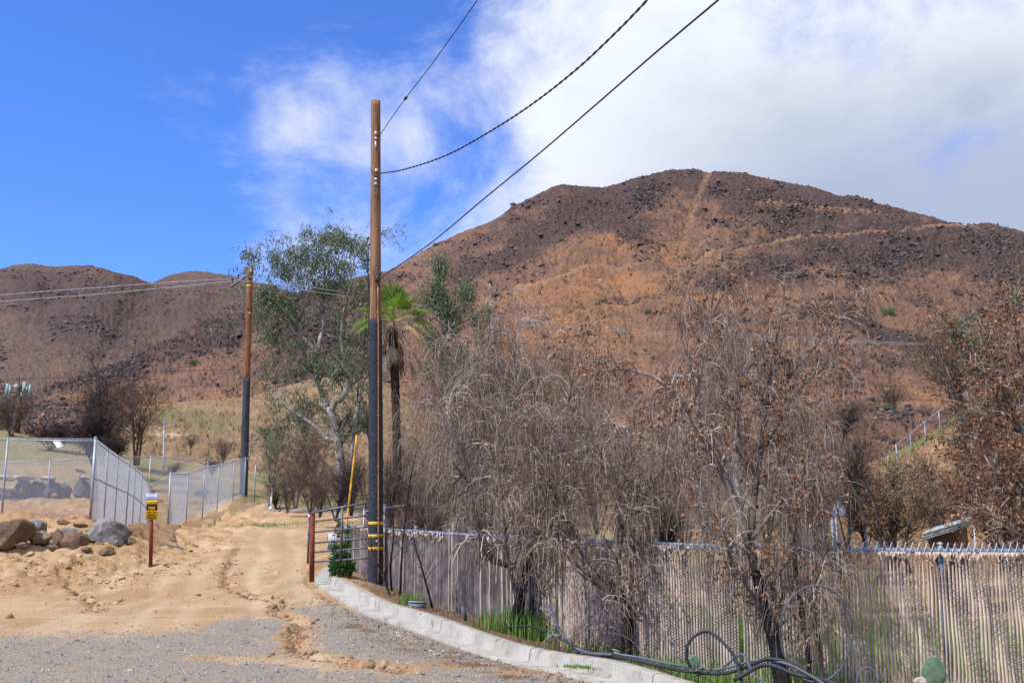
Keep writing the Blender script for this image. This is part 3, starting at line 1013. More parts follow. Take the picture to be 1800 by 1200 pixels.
def pole_wood(name, c1, c2):
    m, t, b = newmat(name, .9, .15)
    v = coords(t)
    mp = t.n.new('ShaderNodeMapping')
    mp.inputs['Scale'].default_value = (9, 9, .35)
    t.l.new(v, mp.inputs['Vector'])
    n = t.noise(mp.outputs[0], 2.2, 7, .7, .8)
    n2 = t.noise(v, 1.2, 4, .6)
    c = t.mix(t.ss(n, .42, .58), c1, c2)
    c = t.mix(t.math('MULTIPLY', t.ss(t.noise(mp.outputs[0], 4.5, 6, .7, .4), .54, .62), .8), c, (.05, .025, .018))
    c = t.mix(t.math('MULTIPLY', t.ss(n2, .45, .7), .35), c, (.38, .24, .14))
    t.l.new(t.mul(c, ALB), b.inputs['Base Color'])
    t.l.new(t.bump(n, .7, .02), b.inputs['Normal'])
    return m


M_POLE = pole_wood('weathered_pole_wood', (.20, .105, .058), (.36, .20, .105))
M_POLE2 = pole_wood('brown_pole_wood', (.20, .082, .035), (.30, .14, .06))


def lin(a, b, n):
    return np.linspace(np.array(a, float), np.array(b, float), n)


def chainlink(mb, top, bot, pitch=.072, r=.0022, sides=3, spike=.05):
    """real zigzag wires filling the quad strip given by matching top and bottom poly-lines"""
    top, bot = np.array(top, float), np.array(bot, float)
    L = np.concatenate([[0], np.cumsum(np.linalg.norm(np.diff(top[:, :2], axis=0), axis=1))])
    n = max(2, int(L[-1] / (pitch)))
    hmax = np.max(top[:, 2] - bot[:, 2])
    k = int(hmax / (pitch)) * 2 + 2
    a = np.linspace(0, L[-1], n)
    half = pitch / 2
    jj = np.arange(k)
    off = np.where(jj % 2 == 0, -half, half)
    S = np.stack([a[:, None] + off[None], a[:, None] + off[None] + pitch * 0 - 2 * off[None] * 0 + 0], 0)
    zz = jj / (k - 1.0)
    for sgn, dd in ((1, .0025), (-1, -.0025)):
        s = (a[:, None] + sgn * off[None] * 1.02 + (0 if sgn == 1 else pitch * 0)).clip(0, L[-1])
        xt = np.stack([np.interp(s, L, top[:, c]) for c in range(3)], -1)
        xb = np.stack([np.interp(s, L, bot[:, c]) for c in range(3)], -1)
        h = (xt[..., 2] - xb[..., 2])
        pnt = xb + (xt - xb) * zz[None, :, None]
        pnt[..., 2] += spike * zz[None]
        pnt[..., 1] += dd * (1 if True else 0)
        mb.many(pnt, np.full(pnt.shape[:2], r), sides)
    return mb


def tie(mb, c, r=.035):
    a = np.linspace(0, 6.28, 9)
    mb.tube(np.stack([c[0] + r * np.cos(a), c[1] + r * np.sin(a), c[2] + 0 * a], -1), .006, 4, False)


def fence_run(name, label, tops, bots, group=None, post_r=.03, rail_r=.021, mat=M_GALV, wire=M_WIRE, pitch=.09, wr=.0028, mid=None, big=(), rails=True, spike=.05, sides=3, wire_sub=1):
    """tops/bots: (px,py,Y) of post tops and post feet"""
    T = [np.array(P(*q)) for q in tops]
    B = [np.array(P(*q)) for q in bots]
    t_ = thing(name, label, 'fence', tuple(B[0]), group)
    tt, bb = [], []
    for i, (a, b) in enumerate(zip(T, B)):
        b = b.copy()
        b[:2] = a[:2]
        tt.append(a)
        bb.append(b)
        r = post_r * (1.45 if i in big else 1)
        m = MB().tube([b - np.array([0, 0, .35]), a + np.array([0, 0, .02 if i not in big else .06])], r, 10)
        # domed cap
        top = a + np.array([0, 0, .02 if i not in big else .06])
        m.tube([top, top + (0, 0, .02), top + (0, 0, .045)], [r * 1.2, r * 1.15, r * .3], 10)
        m.build('post', mat, t_, True)
    if rails:
        for i in range(len(tt) - 1):
            MB().tube(lin(tt[i] - np.array([0, 0, .03]), tt[i + 1] - np.array([0, 0, .03]), 3), rail_r, 8).build('top_rail', mat, t_, True)
    if mid is not None:
        for i in mid:
            a, b = tt[i] * .52 + bb[i] * .48, tt[i + 1] * .52 + bb[i + 1] * .48
            MB().tube(lin(a, b, 3), rail_r, 8).build('middle_rail', mat, t_, True)
    chainlink(MB(), tt, bb, pitch, wr, sides, spike)
    m = MB()
    chainlink(m, tt, bb, pitch, wr, sides, spike)
    m.build('chain_link', wire, t_)
    return t_


# left fence round the raised lot
HT = 2.37
fence_run('chain_link_fence', 'galvanised chain link fence along the top of the dirt bank behind the boulders',
          [(-165, 772, 31.5), (14, 771, 30.6), (168, 773, 30)], [(-170, 912, 31.5), (3, 910, 30.6), (163, 911, 30)], big=(2,), wr=.0044, pitch=.105)
fence_run('chain_link_fence', 'galvanised chain link fence with middle rail dropping from the corner post towards the yellow sign',
          [(168, 773, 30.05), (190, 790, 32.7), (208, 803, 35.5), (227, 815, 38.7), (238, 823, 40.5), (250, 834, 43), (263, 855, 46)],
          [(163, 911, 30.05), (185, 914, 32.7), (204, 918, 35.5), (227, 921, 38.7), (238, 927, 40.5), (250, 934, 43), (263, 943, 46)], mid=range(6), big=(0, 3, 6), wr=.0042, pitch=.09)
fence_run('chain_link_fence', 'galvanised chain link fence climbing beside the dirt road up to the far utility pole',
          [(263.5, 856, 46.1), (300, 832, 46), (331, 832, 50), (360, 821, 52), (385, 817, 55), (412, 809, 58), (432, 805, 59.5), (450, 807, 60)],
          [(264, 944, 46.1), (297, 934, 46), (331, 914, 50), (360, 904, 52), (385, 893, 55), (412, 880, 58), (432, 876, 59.5), (450, 881, 60)], big=(1, 7), wr=.0048, pitch=.10)
fence_run('chain_link_fence', 'grey chain link fence along the far back of the raised lot',
          [(-120, 812, 60), (-20, 812, 60), (88, 808, 60), (175, 804, 61), (265, 802, 62), (366, 808, 67), (432, 812, 70)],
          [(-120, 878, 60), (-20, 878, 60), (88, 876, 60), (175, 876, 61), (265, 878, 62), (366, 872, 67), (432, 876, 70)], wr=.0045, pitch=.14, post_r=.035)

# fence climbing the embankment on the right
tp = [(1560, 798), (1575, 782), (1600, 762), (1625, 742), (1650, 722), (1675, 704), (1700, 688), (1722, 674), (1745, 664)]
bt = [(1562, 822), (1577, 808), (1602, 790), (1627, 772), (1652, 752), (1677, 735), (1702, 718), (1724, 702), (1747, 690)]
Ys = np.linspace(58, 72, len(tp))
fence_run('chain_link_fence', 'pale chain link fence climbing the grassy embankment on the right',
          [(a, b, y) for (a, b), y in zip(tp, Ys)], [(a, b + 10, y) for (a, b), y in zip(bt, Ys)], wr=.0055, pitch=.16, post_r=.04, rails=False, mat=M_GALV_OLD)

# taller plain fence in the brush behind the slatted one
fence_run('chain_link_fence', 'scorched chain link fence in the brush behind the slatted fence',
          [(640, 897, 29), (676, 890, 29), (730, 884, 28.6), (800, 874, 28), (830, 858, 27.6), (882, 905, 24)],
          [(640, 1000, 29), (676, 996, 29), (730, 1000, 28.6), (800, 1004, 28), (830, 1005, 27.6), (882, 1030, 24)], mat=M_GALV_OLD, wire=M_DWIRE, pitch=.075, wr=.0024)


# ------------------------------------------------------------------ slatted fence along the verge
def slatted():
    line = [(600, 24.5, 1.28), (640, 22.6, 1.28), (680, 20.2, 1.29), (730, 18.0, 1.31), (800, 16.6, 1.30), (900, 15.0, 1.30), (1010, 13.7, 1.30), (1130, 12.6, 1.30), (1300, 11.85, 1.29),
            (1480, 11.25, 1.285), (1655, 11.0, 1.28), (1830, 10.9, 1.28), (1990, 10.85, 1.28)]
    T = []
    for px, Y, z in line:
        q = P(px, 950, Y)
        T.append((q[0], Y, z))
    T = np.array(T)
    B = T.copy()
    bz = H(T[:, 0], T[:, 1], False)
    B[:, 2] = np.minimum(bz - .05, [.1, .1, .1, .0, -.1, -.2, -.35, -.5, -.6, -.65, -.65, -.65, -.65])
    t_ = thing('slatted_fence', 'long chain link fence with heat curled tan plastic slats behind the kerb', 'fence', tuple(B[6]))
    for i, (a, b) in enumerate(zip(T, B)):
        if i == 1 or i == 8:
            continue
        mm = MB().tube([b - np.array([0, 0, .3]) + (0, .05, 0), a + (0, .05, .04)], .030, 12)
        mm.tube([a + (0, .05, .04), a + (0, .05, .06), a + (0, .05, .075)], [.036, .034, .01], 12)
        mm.build('post', M_GALV_OLD, t_, True)
    for i in range(len(T) - 1):
        mm = MB().tube(lin(T[i] - (0, 0, .02), T[i + 1] - (0, 0, .02), 4), .0255, 12)
        # sleeve and clamp where lengths join
        mm.tube(lin(T[i] * .96 + T[i + 1] * .04 - (0, 0, .02), T[i] * .93 + T[i + 1] * .07 - (0, 0, .02), 2), .026, 10)
        mm.build('top_rail', M_GALV_OLD, t_, True)
    # wire fabric, sagging a little out of plane
    pt, pb = [], []
    L = np.concatenate([[0], np.cumsum(np.linalg.norm(np.diff(T[:, :2], axis=0), axis=1))])
    for s in np.arange(0, L[-1], .35):
        a = np.array([np.interp(s, L, T[:, c]) for c in range(3)])
        b = np.array([np.interp(s, L, B[:, c]) for c in range(3)])
        a[1] -= .028
        b[1] -= .028 + .04 * math.sin(s * 1.1)
        pt.append(a)
        pb.append(b)
    i0 = int(9.0 / .35)
    m = MB()
    chainlink(m, pt, pb, .072, .0024, 3, .055)
    m.build('chain_link', M_DWIRE, t_)
    # spikes of the selvage in bright wire over the right-hand length
    pt, pb = np.array(pt), np.array(pb)
    Ls = np.concatenate([[0], np.cumsum(np.linalg.norm(np.diff(pt[:, :2], axis=0), axis=1))])
    s0 = np.interp(3.6, pt[:, 0], Ls)
    m = MB()
    ss = np.arange(s0, Ls[-1], .072)
    for s in ss:
        a = np.array([np.interp(s, Ls, pt[:, c]) for c in range(3)])
        m.tube([a + (-.034, 0, -.03), a + (-.012, -.004, .028), a + (.0, 0, .058), a + (.010, .004, .070)], [.0032, .0032, .003, .002], 5, False)
        m.tube([a + (.034, .006, -.03), a + (.006, .004, .030), a + (-.008, 0, .052)], .003, 5, False)
        tt_ = np.linspace(0, 6.28, 7)
    m.build('selvage_twists', M_WIRE, t_)
    # slats
    V, Fq, rn = [], [], []
    S = np.arange(.3, Ls[-1] - .05, .0365)
    sm = MB()
    dk = MB()
    for s in S:
        a = np.array([np.interp(s, Ls, pt[:, c]) for c in range(3)])
        b = np.array([np.interp(s, Ls, pb[:, c]) for c in range(3)])
        if random.random() < .02:
            continue
        x = a[0]
        wv = .0138 if x > 1.9 else .0160
        burnt = random.random() < sstep(np.array(-x), -1.2, .6) * .95
        lean = .012 * math.sin(s * 2.3) + random.uniform(-.003, .003)
        leftover = 3.0 < x < 3.65
        rise = 0.0
        if leftover:
            rise = .32 * math.exp(-((x - 3.33) / .2) ** 2) + random.uniform(-.03, .04)
        if -1.15 < x < -.75 or (0.1 < x < .35):
            rise = random.uniform(.0, .16)
        drop = .10 + .06 * random.random() + .03 * math.sin(s * 5) if not (leftover or rise > 0) else -rise
        if x > 2.0 and fbm(np.array([s * 2.3]), np.array([.5]), 3, 95)[0] > .52:
            continue
        gap = fbm(np.array([s * 1.1]), np.array([.5]), 3, 90)[0]
        if x > 1.9 and x < 3.0 and not leftover:
            drop += .10 * max(0, gap)
        topz = a[2] - drop
        botz = b[2] + (.0 if random.random() < .8 else random.uniform(0, .25))
        k = 9
        zs = np.linspace(botz, topz, k)
        q = (zs - b[2]) / (a[2] - b[2])
        cx = b[0] + (a[0] - b[0]) * q + lean * q + .003 * np.sin(zs * 9 + s * 6)
        if leftover:
            cx = cx + .12 * (q - .3).clip(0) * (x - 3.3)
        cy = b[1] + (a[1] - b[1]) * q + .010 * np.sin(zs * 6 + s * 17) + random.uniform(-.006, .006)
        rot = random.uniform(-.15, .15) + .2 * np.sin(zs * 3 + s * 9)
        ww = wv * (1 + .0 * q)
        if drop > .05:
            ww = wv * np.where(q > q[-1] - .08, .55, 1.0)
        dx, dy = np.cos(rot) * ww, np.sin(rot) * ww
        f = np.stack([np.stack([cx - dx, cy - dy, zs], -1), np.stack([cx + dx, cy + dy, zs], -1)], 1)
        bk = f + np.array([0, .004, 0])
        Vv = np.concatenate([f.reshape(-1, 3), bk.reshape(-1, 3)])
        o_ = 2 * k
        Fq = []
        for i in range(k - 1):
            Fq += [(2 * i, 2 * i + 1, 2 * i + 3, 2 * i + 2), (o_ + 2 * i + 1, o_ + 2 * i, o_ + 2 * i + 2, o_ + 2 * i + 3),
                   (2 * i, 2 * i + 2, o_ + 2 * i + 2, o_ + 2 * i), (2 * i + 1, o_ + 2 * i + 1, o_ + 2 * i + 3, 2 * i + 3)]
        (dk if burnt else sm).add(Vv, Fq, random.random())
        # melted slat heads hang in folds from the rail
        for _rep in range(2 if (drop > .05 and not burnt) else int(drop > .05)):
            ln = random.uniform(.08, .18)
            kk = 7
            a = a + np.array([.009 * _rep, -.006 * _rep, 0])
            ph = random.uniform(0, 6.28)
            zc_ = np.concatenate([[a[2] - .030], np.linspace(a[2] - .05, a[2] - ln, kk - 1)])
            qq = np.linspace(0, 1, kk)
            cx = a[0] + lean + .022 * np.sin(qq * 4 + ph) * qq
            cy = a[1] - .008 - .028 * np.sin(qq * 3.0 + ph * .3) ** 2 * qq
            rot = 1.4 * np.sin(qq * 3 + ph)
            ww = wv * 1.25 * (.5 + .85 * np.sin(qq * 3.0 + .3 * ph).clip(0)) * (1 - .3 * qq)
            dx, dy = np.cos(rot) * ww, np.sin(rot) * ww
            f = np.stack([np.stack([cx - dx, cy - dy, zc_], -1), np.stack([cx, cy - .010 * np.cos(rot), zc_], -1), np.stack([cx + dx, cy + dy, zc_], -1)], 1)
            if random.random() < .4:
                f[-1, :, 2] += random.uniform(.01, .035)
                f[-1, :, 1] -= .015
            Fq = []
            for i in range(kk - 1):
                for e in (0, 1):
                    Fq.append((3 * i + e, 3 * i + e + 1, 3 * i + e + 4, 3 * i + e + 3))
            sm.add(f.reshape(-1, 3), Fq, random.random())
    sm.build('slats', M_SLAT, t_)
    dk.build('scorched_slats', simple('scorched_slat', (.175, .145, .135), .35, 4, .8, .2, rnd=.4), t_)
    return t_


slatted()


# ------------------------------------------------------------------ utility poles
def shaft(mb, pts, r, sides=28, rough=.004, n=40):
    p = catmull(pts, max(2, n // (len(pts) - 1)))
    rr_ = np.interp(np.linspace(0, 1, len(p)), np.linspace(0, 1, len(r)), r)
    V, Fc = tubes(p[None], rr_[None], sides)
    V = V + 0
    cen = np.repeat(p, sides, 0)
    d_ = V - cen
    an = np.tile(np.arange(sides), len(p))
    z = np.repeat(np.arange(len(p)), sides)
    d_ *= (1 + rough / .15 * (fbm(an * .9, z * .06, 3, 3) + .4 * fbm(an * 2.1, z * .3, 3, 5)))[:, None]
    mb.add(cen + d_, Fc)
    k = len(p)
    b0 = mb.n - len(V)
    mb.F.setdefault(sides, []).append(np.array([list(range(sides))[::-1]]) + b0)
    mb.F[sides].append(np.array([list(range(sides))]) + b0 + (k - 1) * sides)


foot = np.array(P(661, 1030, 20.0))
topp = np.array(P(660.5, 178, 20.0))
wrap = np.array(P(660, 562, 20.0))
up = thing('utility_pole', 'tall brown timber pole wrapped black at the base with yellow bands beside the gate', 'utility pole', tuple(foot))


def pz(py):
    """pole centre at a photo row"""
    return np.array(P(660.6, py, 20.0))


m = MB()
shaft(m, [wrap - (0, 0, .1), (wrap + topp) / 2, topp], [.118, .108, .098])
m.build('shaft', M_POLE, up, True)
m = MB()
shaft(m, [foot - (0, 0, .4), foot * .5 + wrap * .5, wrap], [.150, .143, .131], rough=.002, n=60)
# overlapping wrap seams
for py in range(600, 1020, 34):
    c = pz(py)
    r = np.interp(py, [562, 1030], [.1335, .1525])
    m.tube([c, c + (0, 0, .012)], [r, r], 28, False)
m.build('fire_wrap', M_BLACKW, up, True)
for py in (919, 941, 963):
    c = pz(py + 3)
    r = np.interp(py, [562, 1030], [.1345, .153]) + .002
    MB().tube([c, c + (0, 0, .062)], [r, r], 28).build('yellow_band', M_YEL, up, True)
# conduit
fr = lambda py, ax, off: pz(py) + np.array([ax, -math.sqrt(max(0, off ** 2 - ax ** 2)), 0])
cp = [fr(py, .062 if py < 560 else .072, .150 if py < 560 else np.interp(py, [560, 1030], [.155, .175])) for py in np.linspace(507, 1022, 24)]
M_COND = simple('brown_conduit', (.36, .17, .08), .25, 3, .5, .4)
m = MB().tube(cp, .014, 10)
for q in cp[2::4]:
    m.box(q, (.055, .03, .018))
m.build('conduit', M_COND, up, True)
m = MB()
q = np.array(fr(492, .055, .14))
m.tube([q + (0, -.01, -.09), q + (0, -.03, -.02), q + (.02, -.03, .05)], [.03, .045, .032], 10).tube([q + (.02, -.03, .05), q + (.055, -.04, .10), q + (.07, -.02, .13)], .018, 8)
m.build('weatherhead', M_CABLE, up, True)
for py, sz in ((238, (.05, .05, .07)), (247, (.045, .04, .05)), (303, (.06, .05, .06)), (318, (.055, .02, .055)), (326, (.055, .02, .055))):
    q = np.array(fr(py, .018 + (.012 if py in (303,) else 0), .112))
    mm = MB().box(q, sz)
    mm.tube([q, q - (0, .04, 0)], [.014, .012], 8)
    mm.build('bolt_plate', M_BOLT, up)
q = np.array(fr(258, .012, .112))
MB().box(q, (.035, .012, .16)).build('number_tag', M_ALU, up)
m = MB()
q = np.array(fr(307, -.04, .112))
m.tube(catmull([q + (.06, -.02, .02), q + (.0, -.03, -.03), q + (-.03, -.02, .02), q + (-.04, 0, .1)], 5), .006, 6)
m.build('pigtail', M_CABLE, up)
MB().box(fr(950, .035, .157), (.03, .015, .03)).build('small_tag', M_WHITE, up)
# thin leads down the left side
for i, (dx, a, b) in enumerate(((-.135, 430, 660), (-.155, 420, 640))):
    pts = [pz(py) + np.array([dx * (1 + .12 * math.sin(py * .03 + i)), -.02 - .03 * i, 0]) for py in np.linspace(a, b, 9)]
    m = MB().tube(catmull(pts, 3), .008, 6)
    m.box(pts[0] + np.array([.02, 0, 0]), (.06, .03, .03))
    m.build('lead', M_CABLE, up)


def wire(name, label, pts, r, mat, twist=0, cat='cable', group=None, extra=None):
    """pts: (px,py,Y) traced at real distances"""
    p = catmull([P(*q) for q in pts], 14)
    p = p[::1]
    o0 = tuple(p[0])
    t_ = MB()
    if twist:
        L = np.concatenate([[0], np.cumsum(np.linalg.norm(np.diff(p, axis=0), axis=1))])
        s = np.arange(0, L[-1], .035)
        c = np.stack([np.interp(s, L, p[:, k]) for k in range(3)], -1)
        for ph in range(twist):
            a = s / .38 * 6.28 + ph * 6.28 / twist
            t_.tube(c + .0085 * np.stack([.4 * np.cos(a), .5 * np.cos(a), np.sin(a)], -1), r, 6)
    else:
        t_.tube(p, r, 8)
    if extra:
        extra(t_, p)
    o = t_.build(name, mat, None, True)
    return tag(o, label, cat, group)


def ins(mb, p):
    c = np.array(P(713, 173, 18.2))
    d_ = (np.array(P(720, 166, 18)) - c)
    d_ /= np.linalg.norm(d_)
    mb.tube([c - d_ * .09, c - d_ * .03, c + d_ * .03, c + d_ * .09], [.01, .03, .03, .01], 8)


wire('guy_wire', 'thin stay wire with a small insulator rising from near the pole top', [(666, 240, 19.95), (690, 205, 19.1), (713, 173, 18.2), (760, 112, 16.2), (838, 2, 13), (900, -90, 11)], .0075, M_CABLE, extra=ins)
wire('service_cable', 'twisted black overhead cable sagging from the middle of the pole top', [(667, 305, 19.9), (710, 298, 18.6), (780, 275, 16.8), (850, 238, 15), (930, 187, 13.2), (1010, 125, 11.6), (1080, 60, 10.4), (1140, -2, 9.4), (1220, -90, 8.3)],
     .0085, M_CABLE, twist=2)
wire('service_cable', 'smooth dark overhead cable running down to the bracket behind the palm', [(662, 494, 19.85), (690, 474, 19.2), (760, 425, 17.4), (850, 350, 15.4), (950, 268, 13.6), (1050, 182, 12), (1150, 95, 10.6), (1270, -6, 9.3), (1350, -75, 8.5)],
     .011, M_CABLE)

# far pole
f2 = np.array(P(427.5, 885, 61))
t2 = np.array(P(440, 472, 61))
w2 = np.array(P(434, 664, 61))
far_pole = thing('utility_pole', 'brown timber pole with slanted crossarm and black lower half behind the left fence', 'utility pole', tuple(f2))
m = MB()
shaft(m, [w2 - (0, 0, .2), (w2 + t2) / 2, t2], [.205, .190, .175], 20, n=24)
m.build('shaft', M_POLE2, far_pole, True)
m = MB()
shaft(m, [f2 - (0, 0, .5), (f2 + w2) / 2, w2], [.25, .235, .215], 20, rough=.002, n=24)
m.build('fire_wrap', M_BLACKW, far_pole, True)
c = np.array(P(438.5, 505, 61))
MB().tube([c, c + (0, 0, .13)], [.192, .192], 20).build('yellow_band', M_YEL, far_pole, True)
a, b = np.array(P(436, 483, 60.8)), np.array(P(406, 504, 58.6))
MB().box((a + b) / 2, (np.linalg.norm(a - b), .12, .15), b - a).build('crossarm', simple('grey_timber', (.26, .20, .18), .2, 5), far_pole)
a, b = np.array(P(418, 499, 59.4)), np.array(P(434, 542, 60.8))
MB().box((a + b) / 2, (np.linalg.norm(a - b), .04, .09), b - a, (0, 1, 0)).build('brace', M_ALU, far_pole)
for q in ((409, 492, 58.8), (419, 485, 59.4)):
    c = np.array(P(*q))
    MB().tube([c - (0, 0, .2), c - (0, 0, .05), c, c + (0, 0, .1)], [.02, .03, .07, .05], 8).build('insulator', M_CABLE, far_pole, True)
for q in ((441, 476, 60.8), (439, 550, 60.8)):
    MB().box(P(*q), (.09, .05, .09)).build('bolt_plate', M_BOLT, far_pole)
GP = 'power lines across the far slope'
wire('power_line', 'upper pale power line running from the left edge to the far pole', [(-150, 538, 50), (0, 519, 53), (150, 507, 55.5), (300, 496, 57.5), (409, 490, 58.8)], .022, M_ALU, group=GP)
wire('power_line', 'lower pale power line running from the left edge to the far pole', [(-150, 548, 50.5), (0, 530, 53.5), (150, 519, 56), (300, 505, 58), (419, 493, 59.4)], .022, M_ALU, group=GP)
wire('power_line', 'upper pale power line sagging right from the far pole past the eucalyptus', [(419, 484, 59.4), (470, 491, 61), (560, 507, 64), (650, 520, 67), (760, 541, 71), (865, 553, 75), (1000, 572, 80), (1200, 584, 87), (1400, 594, 94), (1660, 604, 104), (1900, 606, 112)], .022, M_ALU, group=GP)
wire('power_line', 'lower pale power line sagging right from the far pole past the eucalyptus', [(409, 491, 58.8), (470, 499, 60.5), (560, 514, 63.5), (650, 527, 66.5), (760, 546, 70.5), (865, 558, 74.5), (1000, 575, 79.5), (1200, 588, 86.5), (1400, 598, 93.5), (1660, 606, 103.5), (1900, 608, 111)], .022, M_ALU, group=GP)
wire('phone_line', 'faint dark line crossing low over the left slopes', [(-100, 670, 60), (0, 667, 62), (150, 662, 64), (300, 653, 66), (430, 649, 68), (560, 655, 70), (760, 668, 74)], .014, M_CABLE)
wire('phone_line', 'faint dark line crossing low in front of the orange slope on the right', [(1200, 700, 80), (1450, 703, 84), (1700, 703, 88), (1900, 700, 92)], .016, M_CABLE)
# guy guard
a, b = np.array(P(612, 905, 26)), np.array(P(626, 768, 26.5))
gg = thing('guy_wire', 'stay wire in a yellow plastic guard behind the gate', 'cable', tuple(np.array(P(606, 985, 26))))
m = MB().tube(lin(P(603, 975, 26), P(627, 765, 26.5), 10), [.028] * 10, 10)
m.build('guard', simple('yellow_guard', (.66, .33, .02), .45, 3, .6, rnd=.1, bump=.4), gg, True)
MB().tube(lin(P(627, 766, 26.5), P(652, 470, 20.3), 6), .007, 6).build('strand', M_CABLE, gg)

# ------------------------------------------------------------------ gate
gate = thing('tube_gate', 'open grey six bar tube gate in front of the banded pole', 'gate', tuple(P(548, 1015, 19.6)))
GYl, GYr = 20.9, 20.2
lt = [(546, 901), (543, 917), (542, 936), (541, 955), (541, 971), (541, 988)]
rt = [(651, 882), (651, 905), (651, 925), (651, 945), (651, 962), (651, 980)]
for i, (a, b) in enumerate(zip(lt, rt)):
    a3, b3 = np.array(P(*a, GYl)), np.array(P(*b, GYr))
    if i == 0:
        a1 = a3 + (b3 - a3) * .06
        cr = np.array(P(543, 912, GYl))
        pts = np.vstack([[cr], catmull([cr + (0, 0, .03), a3 * .75 + cr * .25 + (b3 - a3) * .01, a1], 4), [b3]])
        MB().tube(pts, .024, 10).build('rail', M_GATE, gate, True)
    else:
        MB().tube(lin(a3, b3, 4), .019, 10).build('rail', M_GATE, gate, True)
MB().tube(lin(P(543.5, 911, GYl), P(541, 990, GYl), 3), .022, 10).build('stile', M_GATE, gate, True)
MB().tube(lin(P(602, 891, 20.5), P(599, 985, 20.5), 3), .024, 10).build('stile', M_GATE, gate, True)
c = np.array(P(544, 907, GYl - .05))
MB().box(c, (.05, .06, .07)).tube(lin(c, c + (.05, -.02, -.02), 2), .012, 6).build('latch', M_BOLT, gate)

gp = thing('gate_post', 'rust red steel post holding the free end of the gate', 'post', tuple(P(548, 1019, 20.3)))
a, b = np.array(P(548, 1022, 20.3)), np.array(P(549.5, 903, 20.3))
m = MB().box((a + b) / 2, (np.linalg.norm(a - b), .085, .085), b - a, (0, 1, 0))
m.build('channel', M_RUST, gp)
MB().box(b + (0, 0, .004), (.10, .10, .012)).build('cap', M_RUST, gp)

# red and white sign on a small galvanised stake
fs = thing('sign', 'faded red and white sign on a short steel stake behind the gate', 'sign', tuple(P(585, 1016, 21.4)))
MB().tube(lin(P(585, 1020, 21.4), P(586, 935, 21.4), 3), .026, 8).build('stake', M_GALV_OLD, fs, True)


def plate(name, cx, cy, w_, h_, Y, mat, parent, yaw=0., tilt=0., th=.006, cut=0.03, dy=0.0):
    """upright panel with rounded corners; cx,cy photo centre; w,h metres"""
    c = np.array(P(cx, cy, Y))
    pts = []
    for sx, sz, a0 in ((1, 1, 0), (-1, 1, 90), (-1, -1, 180), (1, -1, 270)):
        for a in (0, 30, 60, 90):
            r = math.radians(a0 + a)
            pts.append((sx * (w_ / 2 - cut) + cut * math.cos(r), sz * (h_ / 2 - cut) + cut * math.sin(r)))
    V = []
    cy_, sy_ = math.cos(yaw), math.sin(yaw)
    ct, st_ = math.cos(tilt), math.sin(tilt)
    for k in (dy, dy + th):
        for x, z in pts:
            x2, z2 = x * ct - z * st_, x * st_ + z * ct
            V.append(c + np.array([x2 * cy_ - k * sy_, x2 * sy_ + k * cy_, z2]))
    n = len(pts)
    F1 = np.array([list(range(n)), [n + i for i in range(n)][::-1]])
    F2 = np.array([(i, n + i, n + (i + 1) % n, (i + 1) % n) for i in range(n)])
    return mk(name, V, [F1[:, ::1], F2], mat, parent)


def text(txt, cx, cy, h_, Y, mat, parent, yaw=0., dy=-.004, width=None, name='lettering'):
    cu = bpy.data.curves.new('t', 'FONT')
    cu.body = txt
    cu.align_x = 'CENTER'
    cu.align_y = 'CENTER'
    cu.size = h_ * 1.4
    cu.extrude = .0006
    cu.offset = .0035 if h_ > .05 else .001
    ob = bpy.data.objects.new('t', cu)
    COL.objects.link(ob)
    bpy.context.view_layer.update()
    dg = bpy.context.evaluated_depsgraph_get()
    me = bpy.data.meshes.new_from_object(ob.evaluated_get(dg))
    bpy.data.objects.remove(ob)
    n = len(me.vertices)
    co = np.zeros(n * 3)
    me.vertices.foreach_get('co', co)
    co = co.reshape(-1, 3)
    if width:
        co[:, 0] *= width / (co[:, 0].max() - co[:, 0].min())
    co[:, 1] *= h_ / (co[:, 1].max() - co[:, 1].min())
    c = np.array(P(cx, cy, Y))
    cy_, sy_ = math.cos(yaw), math.sin(yaw)
    k = dy - co[:, 2]
    V = np.stack([c[0] + co[:, 0] * cy_ - k * sy_, c[1] + co[:, 0] * sy_ + k * cy_, c[2] + co[:, 1]], -1)
    V -= np.array(parent.location)
    me.vertices.foreach_set('co', V.ravel())
    me.materials.clear()
    me.materials.append(mat)
    me.update()
    o = bpy.data.objects.new(name, me)
    COL.objects.link(o)
    o.parent = parent
    return o


yw = math.radians(24)
pn = plate('panel', 583.5, 953, .20, .37, 21.3, M_WHITE, fs, yw, -.05, cut=.012, dy=-.03)
pn['label'] = 'white lower panel with faded print'
plate('red_panel', 582.5, 944.5, .19, .14, 21.3, M_SIGNR, fs, yw, -.05, .004, .01, -.036)
text('NO', 581, 941, .045, 21.3, M_WHITE, fs, yw, -.042, .07)
for i, (dx, py, wd) in enumerate(((-1, 955, .12), (1, 961, .10), (0, 967, .13))):
    plate('printed_line', 583.5 + dx, py, wd, .014, 21.3, M_PINK, fs, yw, -.05, .003, .005, -.035)

